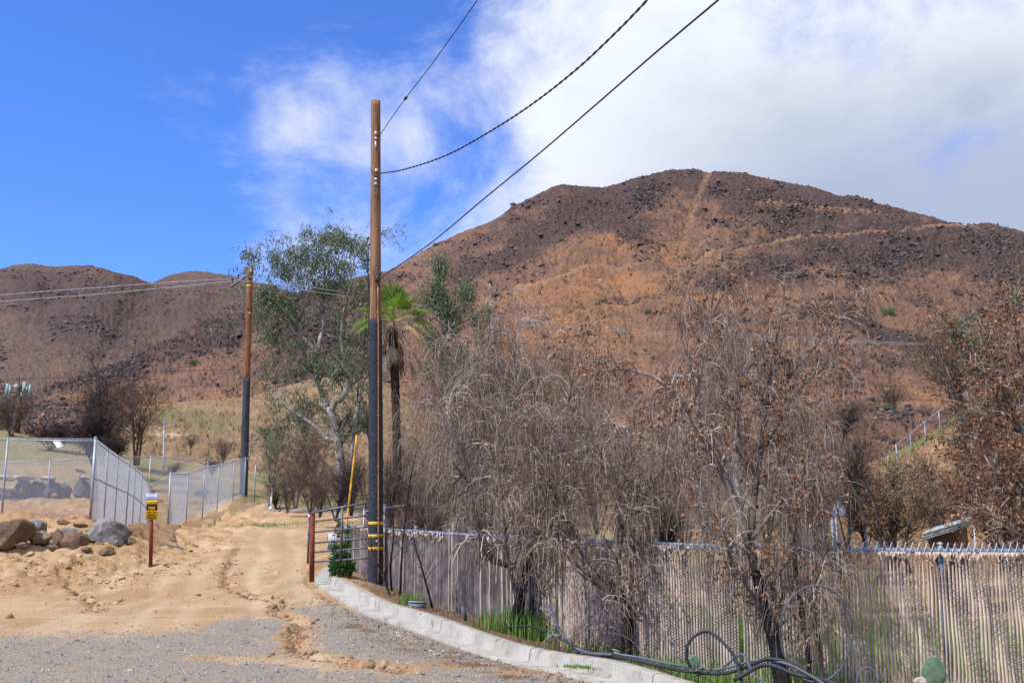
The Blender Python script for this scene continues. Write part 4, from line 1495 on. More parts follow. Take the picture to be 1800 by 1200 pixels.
# private road sign
ps = thing('sign', 'yellow and black private road sign on a rust red post beside the dirt road', 'sign', tuple(P(264.5, 993, 24)))
a, b = np.array(P(264.5, 997, 24)), np.array(P(267.5, 861, 24))
m = MB().box((a + b) / 2, (np.linalg.norm(a - b), .07, .07), b - a, (0, 1, 0))
m.build('post', simple('red_brown_post', (.27, .065, .035), .2, 4, bump=.3), ps)
yaw = math.radians(-3)
plate('yellow_plate', 267, 896, .285, .455, 23.94, M_SIGNY, ps, yaw, 0, .004, .03)
plate('black_panel', 267, 888.5, .262, .205, 23.94, M_BLK, ps, yaw, 0, .003, .02, -.0045)
text('PRIVATE', 267, 883.5, .062, 23.94, M_SIGNY, ps, yaw, -.0085, .235)
text('ROAD', 267, 892.5, .066, 23.94, M_SIGNY, ps, yaw, -.0085, .165)
text('DEAD END', 267, 900.2, .038, 23.94, M_BLK, ps, yaw, -.005, .225)
text('NO TURN', 267, 905.4, .034, 23.94, M_BLK, ps, yaw, -.005, .185)
text('AROUND', 267, 910.4, .034, 23.94, M_BLK, ps, yaw, -.005, .18)
plate('white_plate', 266.5, 872.5, .27, .175, 23.94, M_WHITE, ps, yaw, 0, .004, .008)
for py, wd, h_ in ((867, .24, .02), (870.3, .13, .012), (873.0, .20, .012), (875.5, .18, .012), (878, .10, .010)):
    plate('printed_line', 266.8, py, wd, h_, 23.94, M_BLUE, ps, yaw, 0, .002, .003, -.003)

# ------------------------------------------------------------------ boulders
def boulder(name, label, cx, cy, Y, w_, h_, mat, seed, dep=None, group='boulders on the dirt bank', flat=0.12, rz=0.0, sink=.12):
    """cx,cy: photo centre; w,h: size in photo pixels"""
    bm = bmesh.new()
    bmesh.ops.create_icosphere(bm, subdivisions=5, radius=1)
    co = np.array([v.co[:] for v in bm.verts])
    fc = np.array([[v.index for v in f.verts] for f in bm.faces])
    bm.free()
    rs = np.random.RandomState(seed)
    # cut planar facets
    for _ in range(22):
        n_ = rs.randn(3)
        n_ /= np.linalg.norm(n_)
        d0 = rs.uniform(.55, .88)
        q = co @ n_
        co = np.where((q > d0)[:, None], co - (q - d0)[:, None] * n_ * .92, co)
    nn = fbm(co[:, 0] * 2.1 + seed, co[:, 1] * 2.1 + co[:, 2] * 1.7, 5, seed)
    co *= (1 + .16 * nn + .07 * fbm(co[:, 0] * 7 + co[:, 2] * 5, co[:, 1] * 7, 4, seed + 4) + .022 * fbm(co[:, 0] * 19 + co[:, 2] * 13, co[:, 1] * 19 - co[:, 2] * 9, 4, seed + 6))[:, None]
    co /= (co.max(0) - co.min(0)) / 2
    W_, H_ = w_ * Y / F, h_ * Y / F
    D_ = dep if dep else W_ * .8
    cr, sr = math.cos(rz), math.sin(rz)
    co = np.stack([co[:, 0] * W_ / 2, co[:, 1] * D_ / 2, co[:, 2] * H_ / 2], -1)
    co = np.stack([co[:, 0] * cr - co[:, 2] * sr, co[:, 1], co[:, 0] * sr + co[:, 2] * cr], -1)
    c = np.array(P(cx, cy, Y))
    o = mk(name, co, fc, mat, None, False)
    o.location = c
    for p_ in o.data.polygons:
        p_.use_smooth = True
    tag(o, label, 'boulder', group)
    return o


def rockmat(name, a, b, c, sc=2.5):
    m, t, bb = newmat(name, .9, .2)
    v = coords(t)
    n = t.noise(v, sc, 6, .6, .6)
    n2 = t.noise(v, sc * 2.7, 6, .7)
    n3 = t.noise(v, sc * 12, 5, .7)
    k = t.mix(t.ss(n, .42, .58), a, b)
    k = t.mix(t.ss(n2, .55, .66), k, c)
    k = t.mix(t.math('MULTIPLY', t.ss(n3, .5, .72), .4), k, t.mul(k, .5))
    t.l.new(t.mul(k, ALB), bb.inputs['Base Color'])
    t.l.new(t.bump(t.math('ADD', n2, t.math('MULTIPLY', n3, .5)), .8, .05), bb.inputs['Normal'])
    return m


RB = rockmat('brown_boulder', (.25, .16, .09), (.17, .11, .08), (.10, .065, .062))
RG = rockmat('grey_boulder', (.31, .295, .28), (.15, .142, .15), (.28, .20, .13))
RT = rockmat('tan_boulder', (.28, .20, .125), (.20, .145, .10), (.32, .27, .22))
RD = rockmat('dark_boulder', (.10, .09, .10), (.15, .12, .12), (.21, .17, .15), 1.5)
RP = rockmat('pale_slab', (.55, .47, .38), (.44, .36, .29), (.60, .55, .48), 1.5)
boulder('boulder', 'large rounded brown and purple boulder at the left edge of the bank', 12, 940, 25.2, 84, 54, RB, 2)
boulder('boulder', 'small blue grey boulder standing behind its neighbours near the left edge', 68, 928, 26.6, 36, 32, RG, 5)
boulder('boulder', 'low tan slab shaped boulder just below the small blue grey one', 72, 947, 25.6, 46, 26, RT, 9)
boulder('boulder', 'grey topped boulder tucked behind the upright brown one', 127, 939, 26.2, 42, 28, RG, 12)
boulder('boulder', 'narrow brown boulder in the gap left of the upright brown one', 103, 948, 25.4, 26, 38, RB, 15)
boulder('boulder', 'upright reddish brown boulder at the centre of the row', 134, 953, 25.0, 50, 44, RB, 20, rz=.2)
boulder('boulder', 'biggest pale grey angular boulder at the right end of the row', 188, 939, 25.6, 84, 48, RG, 31, rz=-.05)
boulder('boulder', 'small flat brown stone half buried below the big grey boulder', 186, 971, 24.4, 28, 22, RB, 37)
boulder('boulder', 'small tan stone wedged under the left foot of the big grey boulder', 172, 960, 24.8, 18, 20, RT, 43)
for i, (cx, cy, Y, w_, h_, mt, lb) in enumerate((
        (40, 958, 24.6, 22, 14, RB, 'small brown stone in front of the left edge boulder'),
        (92, 962, 24.2, 18, 12, RT, 'small tan stone below the narrow brown boulder'),
        (152, 966, 24.3, 20, 13, RB, 'small dark stone at the foot of the upright brown boulder'),
        (226, 952, 25.6, 24, 15, RT, 'tan stone at the right toe of the big grey boulder'),
        (238, 972, 25.0, 16, 10, RB, 'small brown stone left of the sign post'),
        (112, 918, 27.6, 24, 10, RB, 'low brown clod shaped rock on the bank top left of the corner post'),
        (142, 922, 27.4, 26, 10, RT, 'low tan rock on the bank top below the corner post'),
        (300, 952, 33.0, 22, 9, RB, 'brown rock at the left edge of the dirt road'),
        (345, 935, 41.0, 26, 8, RT, 'low tan rock where the bank meets the rising fence'))):
    boulder('boulder', lb, cx, cy, Y, w_, h_, mt, 120 + i * 7)
G2 = 'rocks piled behind the left fence'
for i, (cx, cy, w_, h_, Y, mt, lb) in enumerate((
        (12, 839, 32, 12, 61, RP, 'pale flat slab on the rock pile nearest the left edge'),
        (38, 840, 46, 10, 61.3, RP, 'long pale slab on the rock pile behind the left fence post'),
        (14, 858, 34, 11, 60.6, RP, 'lower pale slab at the left end of the rock pile'),
        (84, 841, 28, 9, 61.2, RP, 'short pale slab in the middle of the rock pile'),
        (149, 838, 30, 13, 61, RP, 'thick pale slab on the rock pile beside the corner post'),
        (12, 872, 36, 26, 61.5, RD, 'dark boulder at the very left end of the rock pile'),
        (40, 862, 38, 42, 61.5, RD, 'dark boulder under the long pale slab'),
        (66, 864, 38, 40, 62, RD, 'wide dark boulder in the rock pile between the slabs'),
        (90, 863, 30, 40, 61.5, RD, 'dark boulder under the short pale slab'),
        (112, 865, 30, 38, 61.8, RD, 'dark boulder left of the green gap in the rock pile'),
        (148, 864, 32, 42, 61.5, RD, 'dark boulder under the thick slab beside the corner post'),
        (97, 872, 16, 14, 60.2, RT, 'tan stone at the foot of the rock pile'),
        (353, 866, 24, 16, 70, RD, 'dark block on the lot behind the rising fence'),
        (415, 870, 14, 8, 72, RD, 'small dark rock on the lot near the far pole'))):
    boulder('boulder', lb, cx, cy, Y, w_, h_, mt, 60 + i * 3, group=G2)
# small clods and stones in the dirt
def onground(n, fx, fy):
    x, y = fx(n), fy(n)
    return x, y


M_CLOD = simple('dirt_clod', (.46, .29, .15), .3, 5, .95, rnd=.35)
x = RS.uniform(-16, -4, 22000)
y = RS.uniform(15.5, 33, 22000)
cl_ = sstep(y + 0.25 * (x + 9).clip(0), 17.0, 19) * sstep(-x - 0.12 * (y - 20), 6.6, 8.0) + .05
kp = RS.rand(22000) < cl_ * sstep(fbm(x * .7, y * .7, 4, 41), -.3, .5)
x, y = x[kp], y[kp]
sz = .010 + .05 * RS.rand(len(x)) ** 6
tag(scatter_rocks('dirt_clods', np.stack([x, y, H(x, y) + sz * .15], -1), sz, M_CLOD, .8), 'loose clods of tan dirt on the bank and road edge', 'dirt', kind='stuff')
n = 15000
x = RS.uniform(-14, 0, n)
y = RS.uniform(11, 27, n)
kp = (RS.rand(n) < sstep(fbm(x * .6, y * .9, 4, 49), -.4, .4)) & (side_of_kerb(x, y) < -.3)
x, y = x[kp], y[kp]
sz = .004 + .014 * RS.rand(len(x)) ** 5
tag(scatter_rocks('pebbles', np.stack([x, y, H(x, y) + sz * .2], -1), sz, simple('mixed_pebble', (.34, .28, .22), .5, 3, .9, rnd=.5), .7), 'fine mixed pebbles strewn over the dirt of the lot', 'pebbles', kind='stuff')
# stones lining the erosion channels
pts = []
for c, n in zip(CHX, (380, 520, 260)):
    c = catmull([(a, b, 0) for a, b in c], 20)
    i = RS.randint(0, len(c), n)
    pts.append(c[i] + RS.randn(n, 3) * np.array([.11, .11, 0]))
pts = np.concatenate(pts)
sz = .010 + .040 * RS.rand(len(pts)) ** 4
pts[:, 2] = H(pts[:, 0], pts[:, 1]) + .2 * sz
tag(scatter_rocks('stones', pts, sz, simple('channel_stone', (.36, .23, .15), .35, 4, .9, rnd=.4), .7), 'broken stones along the erosion channels in the road', 'stones', kind='stuff')
n = 16000
x = RS.uniform(-9, 4, n)
y = 8.5 + 9 * RS.rand(n) ** 1.4
g_ = sstep(14.6 + 2.6 * sstep(x, -5.2, -3.2) - y + 1.2 * fbm(x, y, 3, 8), -1.2, .8)
kp = (RS.rand(n) < g_ * .9 + .06) & (side_of_kerb(x, y) < -.45)
x, y = x[kp], y[kp]
sz = .004 + .009 * RS.rand(len(x)) ** 2 + .012 * (RS.rand(len(x)) < .02)
tag(scatter_rocks('gravel', np.stack([x, y, H(x, y) + sz * .2], -1), sz, simple('loose_gravel', (.30, .285, .265), .45, 3, .9, rnd=.6), .7), 'loose grey gravel spread over the front of the lot', 'gravel', kind='stuff')


# ------------------------------------------------------------------ things on the verge
def hose(label, pts, r, mat=M_CABLE, group='dark cables lying on the verge', name='ground_cable', cat='cable'):
    p = catmull([P(*q) for q in pts], 10)
    o = MB().tube(p, r, 10).build(name, mat, None, True)
    return tag(o, label, cat, group)


M_GREYC = simple('grey_cable', (.12, .14, .18), .25, 5, .6, .35)
hose('thick black cable arching up beside the small round cactus pad', [(1213, 1172, 9.5), (1206, 1150, 9.5), (1213, 1125, 9.5), (1238, 1109, 9.5), (1262, 1120, 9.4), (1290, 1152, 9.3), (1302, 1190, 9.2), (1310, 1230, 9.1)], .015)
hose('thick black cable running along the kerb then curving right', [(1110, 1158, 10.6), (1160, 1170, 10.3), (1215, 1180, 9.9), (1270, 1183, 9.5), (1310, 1172, 9.3), (1350, 1158, 9.1), (1390, 1166, 9.0), (1440, 1200, 8.9), (1500, 1245, 8.8)], .016)
hose('pale grey cable lying over the black ones', [(1080, 1148, 10.9), (1130, 1156, 10.6), (1190, 1168, 10.1), (1260, 1176, 9.6), (1330, 1160, 9.2), (1380, 1165, 9.0), (1430, 1190, 8.8), (1500, 1235, 8.6)], .012, M_GREYC)
hose('grey cable looping in front of the leaning trunk', [(1262, 1180, 9.6), (1300, 1150, 9.3), (1312, 1158, 9.2), (1325, 1185, 9.1), (1352, 1205, 9.0), (1380, 1240, 8.9)], .011, M_GREYC)
hose('black cable snaking low at the right end of the bundle', [(1290, 1195, 9.2), (1345, 1168, 9.05), (1400, 1185, 8.9), (1450, 1195, 8.8), (1500, 1215, 8.7)], .018)
hose('thin black wire drooping over the kerb face', [(1150, 1172, 10.3), (1172, 1180, 10.0), (1185, 1198, 9.8), (1200, 1230, 9.6)], .006)
hose('thin black wire coiled on the kerb near the cables', [(1240, 1182, 9.7), (1200, 1180, 9.8), (1189, 1188, 9.7), (1200, 1196, 9.6), (1230, 1186, 9.6), (1255, 1200, 9.5)], .006)
hose('grey cable end standing bent out of the green grass', [(963, 1066, 13.4), (972, 1080, 13.2), (982, 1104, 12.8), (1000, 1128, 12.5), (1030, 1146, 12.0), (1075, 1150, 11.4)], .020, M_GREYC)
hose('black cable trailing from the trunk foot along the kerb top', [(890, 1102, 14.0), (930, 1100, 13.6), (965, 1112, 13.0), (990, 1125, 12.6), (1040, 1147, 11.9), (1110, 1158, 11.0)], .014)
# wire hoops leaning on the fence
a = np.linspace(0, 6.28, 40)
hp = P(1434 + 63 * np.cos(a), 1113 + 85 * np.sin(a), 9.9 + .15 * np.sin(a))
tag(MB().tube(hp, .008, 8).build('wire_hoop', M_GREYC, None, True), 'large thin grey wire hoop standing against the slatted fence', 'hoop')
a = np.linspace(-3.4, .6, 24)
hp = P(1524 + 18 * np.cos(a), 1198 + 26 * np.sin(a), 9.3 + 0 * a)
tag(MB().tube(hp, .007, 8).build('wire_hoop', M_GREYC, None, True), 'small grey wire arch sticking up at the bottom right', 'hoop')
# scrap bits near the kerb by the pole
q = np.array(P(733, 1064, 16.3))
sb = thing('utility_box', 'small grey green metal box lying behind the kerb', 'box', tuple(q - (0, 0, .06)))
bx = MB().box(q, (.26, .16, .11), (1, .25, -.06)).build('box_body', simple('grey_green_paint', (.22, .28, .26), .2, 5, .6), sb)
MB().box(q + (0, 0, .06), (.275, .175, .012), (1, .25, -.06)).build('lid', simple('grey_lid', (.30, .34, .32), .2, 5, .6), sb)
q = np.array(P(816, 1078, 15.0))
tag(MB().box(q, (.05, .012, .20), (1, .3, .2), (.1, .2, 1)).box(q + (0, .01, .02), (.03, .02, .12), (1, .3, .2), (.1, .2, 1)).build('marker_plate', M_GREYC, None), 'small blue grey plate standing on the verge behind the kerb', 'plate')

# ------------------------------------------------------------------ low building behind the fence
sh = thing('shed', 'low shed with corrugated metal roof beyond the slatted fence', 'shed', tuple(P(1675, 990, 26)))
r0, r1 = np.array(P(1622, 938, 26)), np.array(P(1702, 914, 27.5))
mr = MB()
n = 26
bk = np.array([1.2, 2.2, .10])
V = []
L = np.linalg.norm(r1 - r0)
ex = np.array([1.3, .5, .1])
# roof: corrugated sheet sloping up away, with thickness
for i in range(n * 2 + 1):
    q = r0 * (1 - i / (n * 2)) + r1 * (i / (n * 2))
    bump_ = .03 * (i % 2)
    V += [q + (0, 0, bump_), q + bk + (0, 0, bump_), q + (0, 0, bump_ - .05), q + bk + (0, 0, bump_ - .05)]
Fq = []
for i in range(n * 2):
    a = 4 * i
    Fq += [(a, a + 4, a + 5, a + 1), (a + 2, a + 3, a + 7, a + 6), (a, a + 2, a + 6, a + 4), (a + 1, a + 5, a + 7, a + 3)]
Fq += [(0, 1, 3, 2), (8 * n, 8 * n + 2, 8 * n + 3, 8 * n + 1)]
mr.add(V, Fq, .5)
mr.build('roof', M_ALU, sh)
MB().box((r0 + r1) / 2 - (0, -.02, .085), (L * 1.01, .05, .05), r1 - r0).box((r0 + r1) / 2 - (0, -.03, .14), (L * 1.0, .05, .05), r1 - r0).build('fascia', M_GALV_OLD, sh)
wl = r0 + (.25, .4, -.12)
wr_ = r1 + (-.1, .3, -.12)
Vw = [wl, wr_, (wr_[0], wr_[1], -1.2), (wl[0], wl[1], -1.2), wl + bk * .9, wr_ + bk * .9, np.array([wr_[0], wr_[1], -1.2]) + bk * (.9, .9, 0), np.array([wl[0], wl[1], -1.2]) + bk * (.9, .9, 0)]
mk('wall', Vw, np.array([(3, 2, 1, 0), (0, 1, 5, 4), (7, 4, 5, 6), (3, 0, 4, 7), (1, 2, 6, 5)]), simple('brown_wall', (.19, .10, .05), .2, 3), sh)
MB().tube(lin(P(1713, 925, 25.6), P(1714, 990, 25.6), 3), .03, 8).build('vent_pipe', M_ALU, sh, True)
# pale canopy roof glimpsed through the twigs
cn = thing('canopy', 'pale blue grey sheet roof glimpsed through the bare trees', 'canopy', tuple(P(1480, 960, 34)))
c = [np.array(P(1462, 905, 33)), np.array(P(1520, 900, 35)), np.array(P(1540, 878, 38)), np.array(P(1468, 880, 36.5))]
mk('roof_sheet', c + [q - (0, 0, .06) for q in c], np.array([(0, 1, 2, 3), (7, 6, 5, 4), (0, 4, 5, 1), (1, 5, 6, 2), (2, 6, 7, 3), (3, 7, 4, 0)]), simple('pale_roofing', (.42, .45, .52), .3, 3), cn)
for q in c:
    MB().tube([q - (0, 0, .05), (q[0], q[1], -1.3)], .05, 8).build('post', M_GALV_OLD, cn)
# pale drain pipe on the slope, pale post
tag(MB().tube(lin(P(289, 735, 92), P(287, 832, 90), 4), [.07, .08, .09, .10], 8).build('marker_post', M_GALV, None, True), 'thin pale post standing alone on the tan slope behind the lot', 'post')
sheet = [np.array(P(*q)) for q in ((92, 774, 78), (104, 772, 78), (113, 784, 76), (101, 786, 76))]
mk_ = mk('scrap_sheet', sheet + [q - (0, 0, .05) for q in sheet], np.array([(3, 2, 1, 0), (4, 5, 6, 7), (0, 1, 5, 4), (1, 2, 6, 5), (2, 3, 7, 6), (3, 0, 4, 7)]), M_WHITE)
tag(mk_, 'pale scrap sheet lying on the green bank behind the left fence', 'sheet')
tag(MB().tube([P(476, 898, 45), P(476, 892, 45), P(476, 889, 45)], [.07, .09, .03], 10).tube([P(476, 897, 45), P(477, 872, 45)], .03, 8).build('marker_stake', M_WHITE, None, True), 'white capped stake at the far left edge of the dirt road', 'stake')
# ------------------------------------------------------------------ vegetation
M_BARK = simple('grey_dead_bark', (.20, .155, .13), .45, 3, .9, .15, rnd=.35, stretch=(3, 3, .6), bump=.5)
M_CHAR = simple('charred_bark', (.022, .019, .019), .5, 5, .85, .2, bump=.6)
M_TWIG = simple('pale_dead_twig', (.50, .425, .375), .35, 2, .9, .1, rnd=.45)


def duo(name, a, b, c):
    m, t, bb = newmat(name, .9, .12)
    r = attr(t, 'rnd')
    k = t.mix(t.ss(r, .0, .55), a, b)
    k = t.mix(t.ss(r, .70, 1.0), k, c)
    t.l.new(t.mul(k, ALB), bb.inputs['Base Color'])
    return m


M_STRAND = duo('hanging_dead_leaf_strand', (.075, .048, .036), (.27, .185, .135), (.66, .57, .50))
M_DKTWIG = simple('burnt_twig', (.060, .046, .045), .4, 2, .9, .1, rnd=.5)
M_BRTWIG = simple('brown_dead_twig', (.16, .105, .08), .4, 2, .9, .1, rnd=.5)
M_DRYLEAF = simple('curled_dry_leaf', (.34, .125, .05), .5, 4, .85, .15, rnd=.55, col2=(.36, .20, .11))
M_TANLEAF = simple('tan_dry_leaf', (.24, .15, .085), .5, 4, .85, .15, rnd=.55)


def leafmat(name, a, b, rnd=.35, rough=.55, trans=.25):
    m, t, bb = newmat(name, rough, .35)
    r = attr(t, 'rnd')
    c = t.mix(r, a, b)
    c = t.mul(c, .9)
    t.l.new(c, bb.inputs['Base Color'])
    tr = t.n.new('ShaderNodeBsdfTranslucent')
    t.l.new(c, tr.inputs['Color'])
    mx = t.n.new('ShaderNodeMixShader')
    mx.inputs[0].default_value = trans
    t.l.new(bb.outputs[0], mx.inputs[1])
    t.l.new(tr.outputs[0], mx.inputs[2])
    t.l.new(mx.outputs[0], t.n['Material Output'].inputs['Surface'])
    return m


M_EUC = leafmat('grey_green_leaf', (.075, .12, .05), (.24, .27, .16))
M_GREEN = leafmat('fresh_green_leaf', (.045, .12, .02), (.12, .26, .045))
M_GRASS = leafmat('green_grass_blade', (.08, .19, .025), (.24, .38, .07))
M_PALM = leafmat('palm_green', (.07, .15, .015), (.26, .40, .06), trans=.3)
M_EBARK = rockmat('white_eucalyptus_bark', (.46, .43, .41), (.27, .22, .19), (.17, .10, .07), 1.1)
K = 7


def resample(p, r, k=K):
    p = catmull(p, 6)
    L = np.concatenate([[0], np.cumsum(np.linalg.norm(np.diff(p, axis=0), axis=1))])
    s = np.linspace(0, L[-1], k)
    return np.stack([np.interp(s, L, p[:, c]) for c in range(3)], -1), np.interp(s, np.linspace(0, L[-1], len(r)), r)


def spawn(Pn, Rn, m, t0, t1, l0, l1, along=.5, up=.5, out=.8, droop=.5, jit=.12, rad=.5, k=K, rmin=.002, taper=.25, rs=RS, side=None):
    n, kk, _ = Pn.shape
    Ls = np.linalg.norm(np.diff(Pn, axis=1), axis=2).sum(1)
    i = rs.choice(n, m, p=Ls / Ls.sum())
    t_ = rs.uniform(t0, t1, m) * (kk - 1)
    a = np.floor(t_).astype(int).clip(0, kk - 2)
    f = (t_ - a)[:, None]
    b0 = Pn[i, a] * (1 - f) + Pn[i, a + 1] * f
    T = Pn[i, a + 1] - Pn[i, a]
    T /= np.linalg.norm(T, axis=1, keepdims=True) + 1e-9
    rd = rs.randn(m, 3)
    rd -= (rd * T).sum(1, keepdims=True) * T
    rd /= np.linalg.norm(rd, axis=1, keepdims=True)
    d = T * along + rd * out + np.array([0, 0, up])
    if side is not None:
        d = d + np.array(side)
    d /= np.linalg.norm(d, axis=1, keepdims=True)
    ln = rs.uniform(l0, l1, m)
    seg = (ln / (k - 1))[:, None]
    out_ = [b0]
    p = b0
    dr = (droop * rs.uniform(.5, 1.5, m))[:, None]
    for s in range(k - 1):
        p = p + d * seg
        out_.append(p)
        d = d + np.array([0, 0, -1.0]) * dr * (1.6 / (k - 1)) + rs.randn(m, 3) * jit
        d /= np.linalg.norm(d, axis=1, keepdims=True)
    r0 = (Rn[i, a] * (1 - f[:, 0]) + Rn[i, a + 1] * f[:, 0]) * rad
    r0 = np.maximum(r0, rmin)
    R = r0[:, None] * np.linspace(1, taper, k)[None]
    return np.stack(out_, 1), np.maximum(R, rmin * .55)


def flakes(Pn, m, size, t0=.2, t1=1.0, rs=RS, ar=.45, hang=.5, spread=.03):
    """small curled leaves along twigs -> quads"""
    n, kk, _ = Pn.shape
    i = rs.randint(0, n, m)
    t_ = rs.uniform(t0, t1, m) * (kk - 1)
    a = np.floor(t_).astype(int).clip(0, kk - 2)
    f = (t_ - a)[:, None]
    c = Pn[i, a] * (1 - f) + Pn[i, a + 1] * f + rs.randn(m, 3) * spread
    d = rs.randn(m, 3) + np.array([0, 0, -hang * 2])
    d /= np.linalg.norm(d, axis=1, keepdims=True)
    e = np.cross(d, rs.randn(m, 3))
    e /= np.linalg.norm(e, axis=1, keepdims=True) + 1e-9
    s = (size * rs.uniform(.5, 1.4, m))[:, None]
    return np.stack([c, c + d * s * .5 + e * s * ar * .5, c + d * s, c + d * s * .5 - e * s * ar * .5], 1)


def leaves_blob(blobs, Y, n, size, ar=.28, hang=.8, rs=RS, depth=.8, sub=14):
    """leaf quads gathered in ragged clumps; blobs (px,py,rx,ry[,weight])"""
    w_ = np.array([b[2] * b[3] * (b[4] if len(b) > 4 else 1) for b in blobs], float)
    sc = Y / F
    i = rs.choice(len(blobs), n // 30, p=w_ / w_.sum())
    B = np.array([b[:4] for b in blobs])[i]
    # sub-clump centres then leaves round them
    q = rs.randn(len(i), 3)
    q /= np.linalg.norm(q, axis=1, keepdims=True)
    q *= rs.rand(len(i), 1) ** .4
    cx = B[:, 0] + q[:, 0] * B[:, 2]
    cy = B[:, 1] + q[:, 1] * B[:, 3]
    C_ = P(cx, cy, Y)
    C_[:, 1] += q[:, 2] * B[:, 2] * sc * depth
    C_ = np.repeat(C_, 30, 0)
    m = len(C_)
    g = rs.randn(m, 3) * np.array([1, 1, 1.25]) * sc * sub * .36
    c = C_ + g
    d = rs.randn(m, 3) * .8 + np.array([0, 0, -hang * 1.6])
    d /= np.linalg.norm(d, axis=1, keepdims=True)
    e = np.cross(d, rs.randn(m, 3))
    e /= np.linalg.norm(e, axis=1, keepdims=True) + 1e-9
    s = (size * rs.uniform(.5, 1.3, m))[:, None]
    return np.stack([c, c + d * s * .45 + e * s * ar * .5, c + d * s, c + d * s * .45 - e * s * ar * .5], 1)


def build_tree(root, limbs, spec, seed, bark=M_BARK, twig=M_TWIG, strand=M_STRAND, char=None, leaf=None, names=('trunk', 'branches', 'twigs', 'hanging_strands')):
    """limbs: list of (points, radii) ; first is the trunk"""
    rs = np.random.RandomState(seed)
    A = [resample(p, r, 12) for p, r in limbs]
    mb = MB()
    for p, r in A[:1]:
        mb.tube(p, r * (1 + .08 * rs.randn(len(r))), 10)
    mb.build(names[0], char or bark, root, True)
    Pn = np.array([a[0] for a in A])
    Rn = np.array([a[1] for a in A])
    mb = MB()
    for p, r in A[1:]:
        mb.tube(p, r, 7)
    P1, R1 = spawn(Pn, Rn, spec['n1'], *spec.get('t1', (.3, 1)), *spec['l1'], along=.6, up=spec.get('up1', .5), out=.8, droop=spec.get('d1', .2), rad=.5, rmin=spec.get('rm1', .006), rs=rs, side=spec.get('side'))
    mb.many(P1, R1, 5)
    mb.build(names[1], bark, root, True)
    P2, R2 = spawn(np.concatenate([P1, resample_all(A[1:] or A)]), np.concatenate([R1, res_r(A[1:] or A)]), spec['n2'], .25, 1, *spec['l2'], along=.5, up=spec.get('up2', .35), out=.8, droop=spec.get('d2', .8), rad=.5, rmin=spec.get('rm2', .0035), rs=rs)
    MB().many(P2, R2, 3).build(names[2], twig, root)
    allp = [P1, P2]
    if spec.get('n3'):
        P3, R3 = spawn(P2, R2, spec['n3'], .2, 1, *spec['l3'], along=.35, up=spec.get('up3', .05), out=.5, droop=spec.get('d3', 2.6), jit=.10, rad=.6, k=6, rmin=spec.get('rm3', .0028), taper=.7, rs=rs)
        MB().many(P3, R3, 3).build(names[3], strand, root)
        allp.append(P3)
    if spec.get('nl'):
        src = np.concatenate([x[:, :6] for x in allp[1:]])
        if spec.get('leafy'):
            # leaves only on some of the twigs, so that they gather in tufts
            src = src[rs.rand(len(src)) < spec['leafy']]
        MB().quads(flakes(src, spec['nl'], spec.get('ls', .035), rs=rs, ar=spec.get('ar', .5)), rs.rand(spec['nl'])).build('dry_leaves', leaf or M_DRYLEAF, root)


def resample_all(A):
    return np.array([resample(a[0], a[1], K)[0] for a in A])


def res_r(A):
    return np.array([resample(a[0], a[1], K)[1] for a in A])


def PP(pts, Y=None):
    return np.array([P(q[0], q[1], q[2] if len(q) > 2 else Y) for q in pts])


# three weeping trees standing at the slatted fence
tA = thing('dead_weeping_tree', 'dead weeping tree with dense hanging twigs nearest the banded pole', 'tree', tuple(P(905, 1100, 14.3)))
build_tree(tA, [(PP([(905, 1104, 14.3), (913, 1060, 14.3), (925, 1000, 14.4), (935, 940, 14.4)]), [.085, .07, .06, .05]),
                (PP([(935, 945, 14.4), (940, 860, 14.5), (925, 760, 14.6), (905, 660, 14.7), (900, 590, 14.7)]), [.05, .04, .03, .022, .012]),
                (PP([(925, 1000, 14.4), (885, 990, 14.2), (856, 975, 14.1), (835, 900, 14.0), (822, 830, 14.0), (805, 740, 14.1), (790, 690, 14.2)]), [.05, .05, .042, .034, .028, .02, .012]),
                (PP([(935, 940, 14.4), (965, 860, 14.3), (985, 780, 14.2), (1000, 700, 14.2), (1010, 650, 14.2)]), [.045, .038, .03, .02, .012]),
                (PP([(940, 900, 14.4), (880, 820, 14.9), (850, 740, 15.1), (835, 660, 15.2)]), [.04, .03, .022, .012]),
                (PP([(912, 1065, 14.3), (890, 960, 14.0), (880, 860, 13.8), (870, 780, 13.7)]), [.04, .03, .022, .012]),
                (PP([(935, 950, 14.4), (975, 900, 14.0), (1030, 860, 13.7), (1060, 820, 13.6)]), [.035, .028, .02, .01])],
           dict(n1=80, l1=(.4, 1.1), n2=750, l2=(.3, .8), d2=1.3, n3=5600, l3=(.15, .6), nl=1500, ls=.035, leafy=.2, rm3=.0026), 101, char=M_CHAR)
tB = thing('dead_weeping_tree', 'dead weeping tree forking low from a charred black trunk at the middle of the kerb', 'tree', tuple(P(1098, 1148, 12.6)))
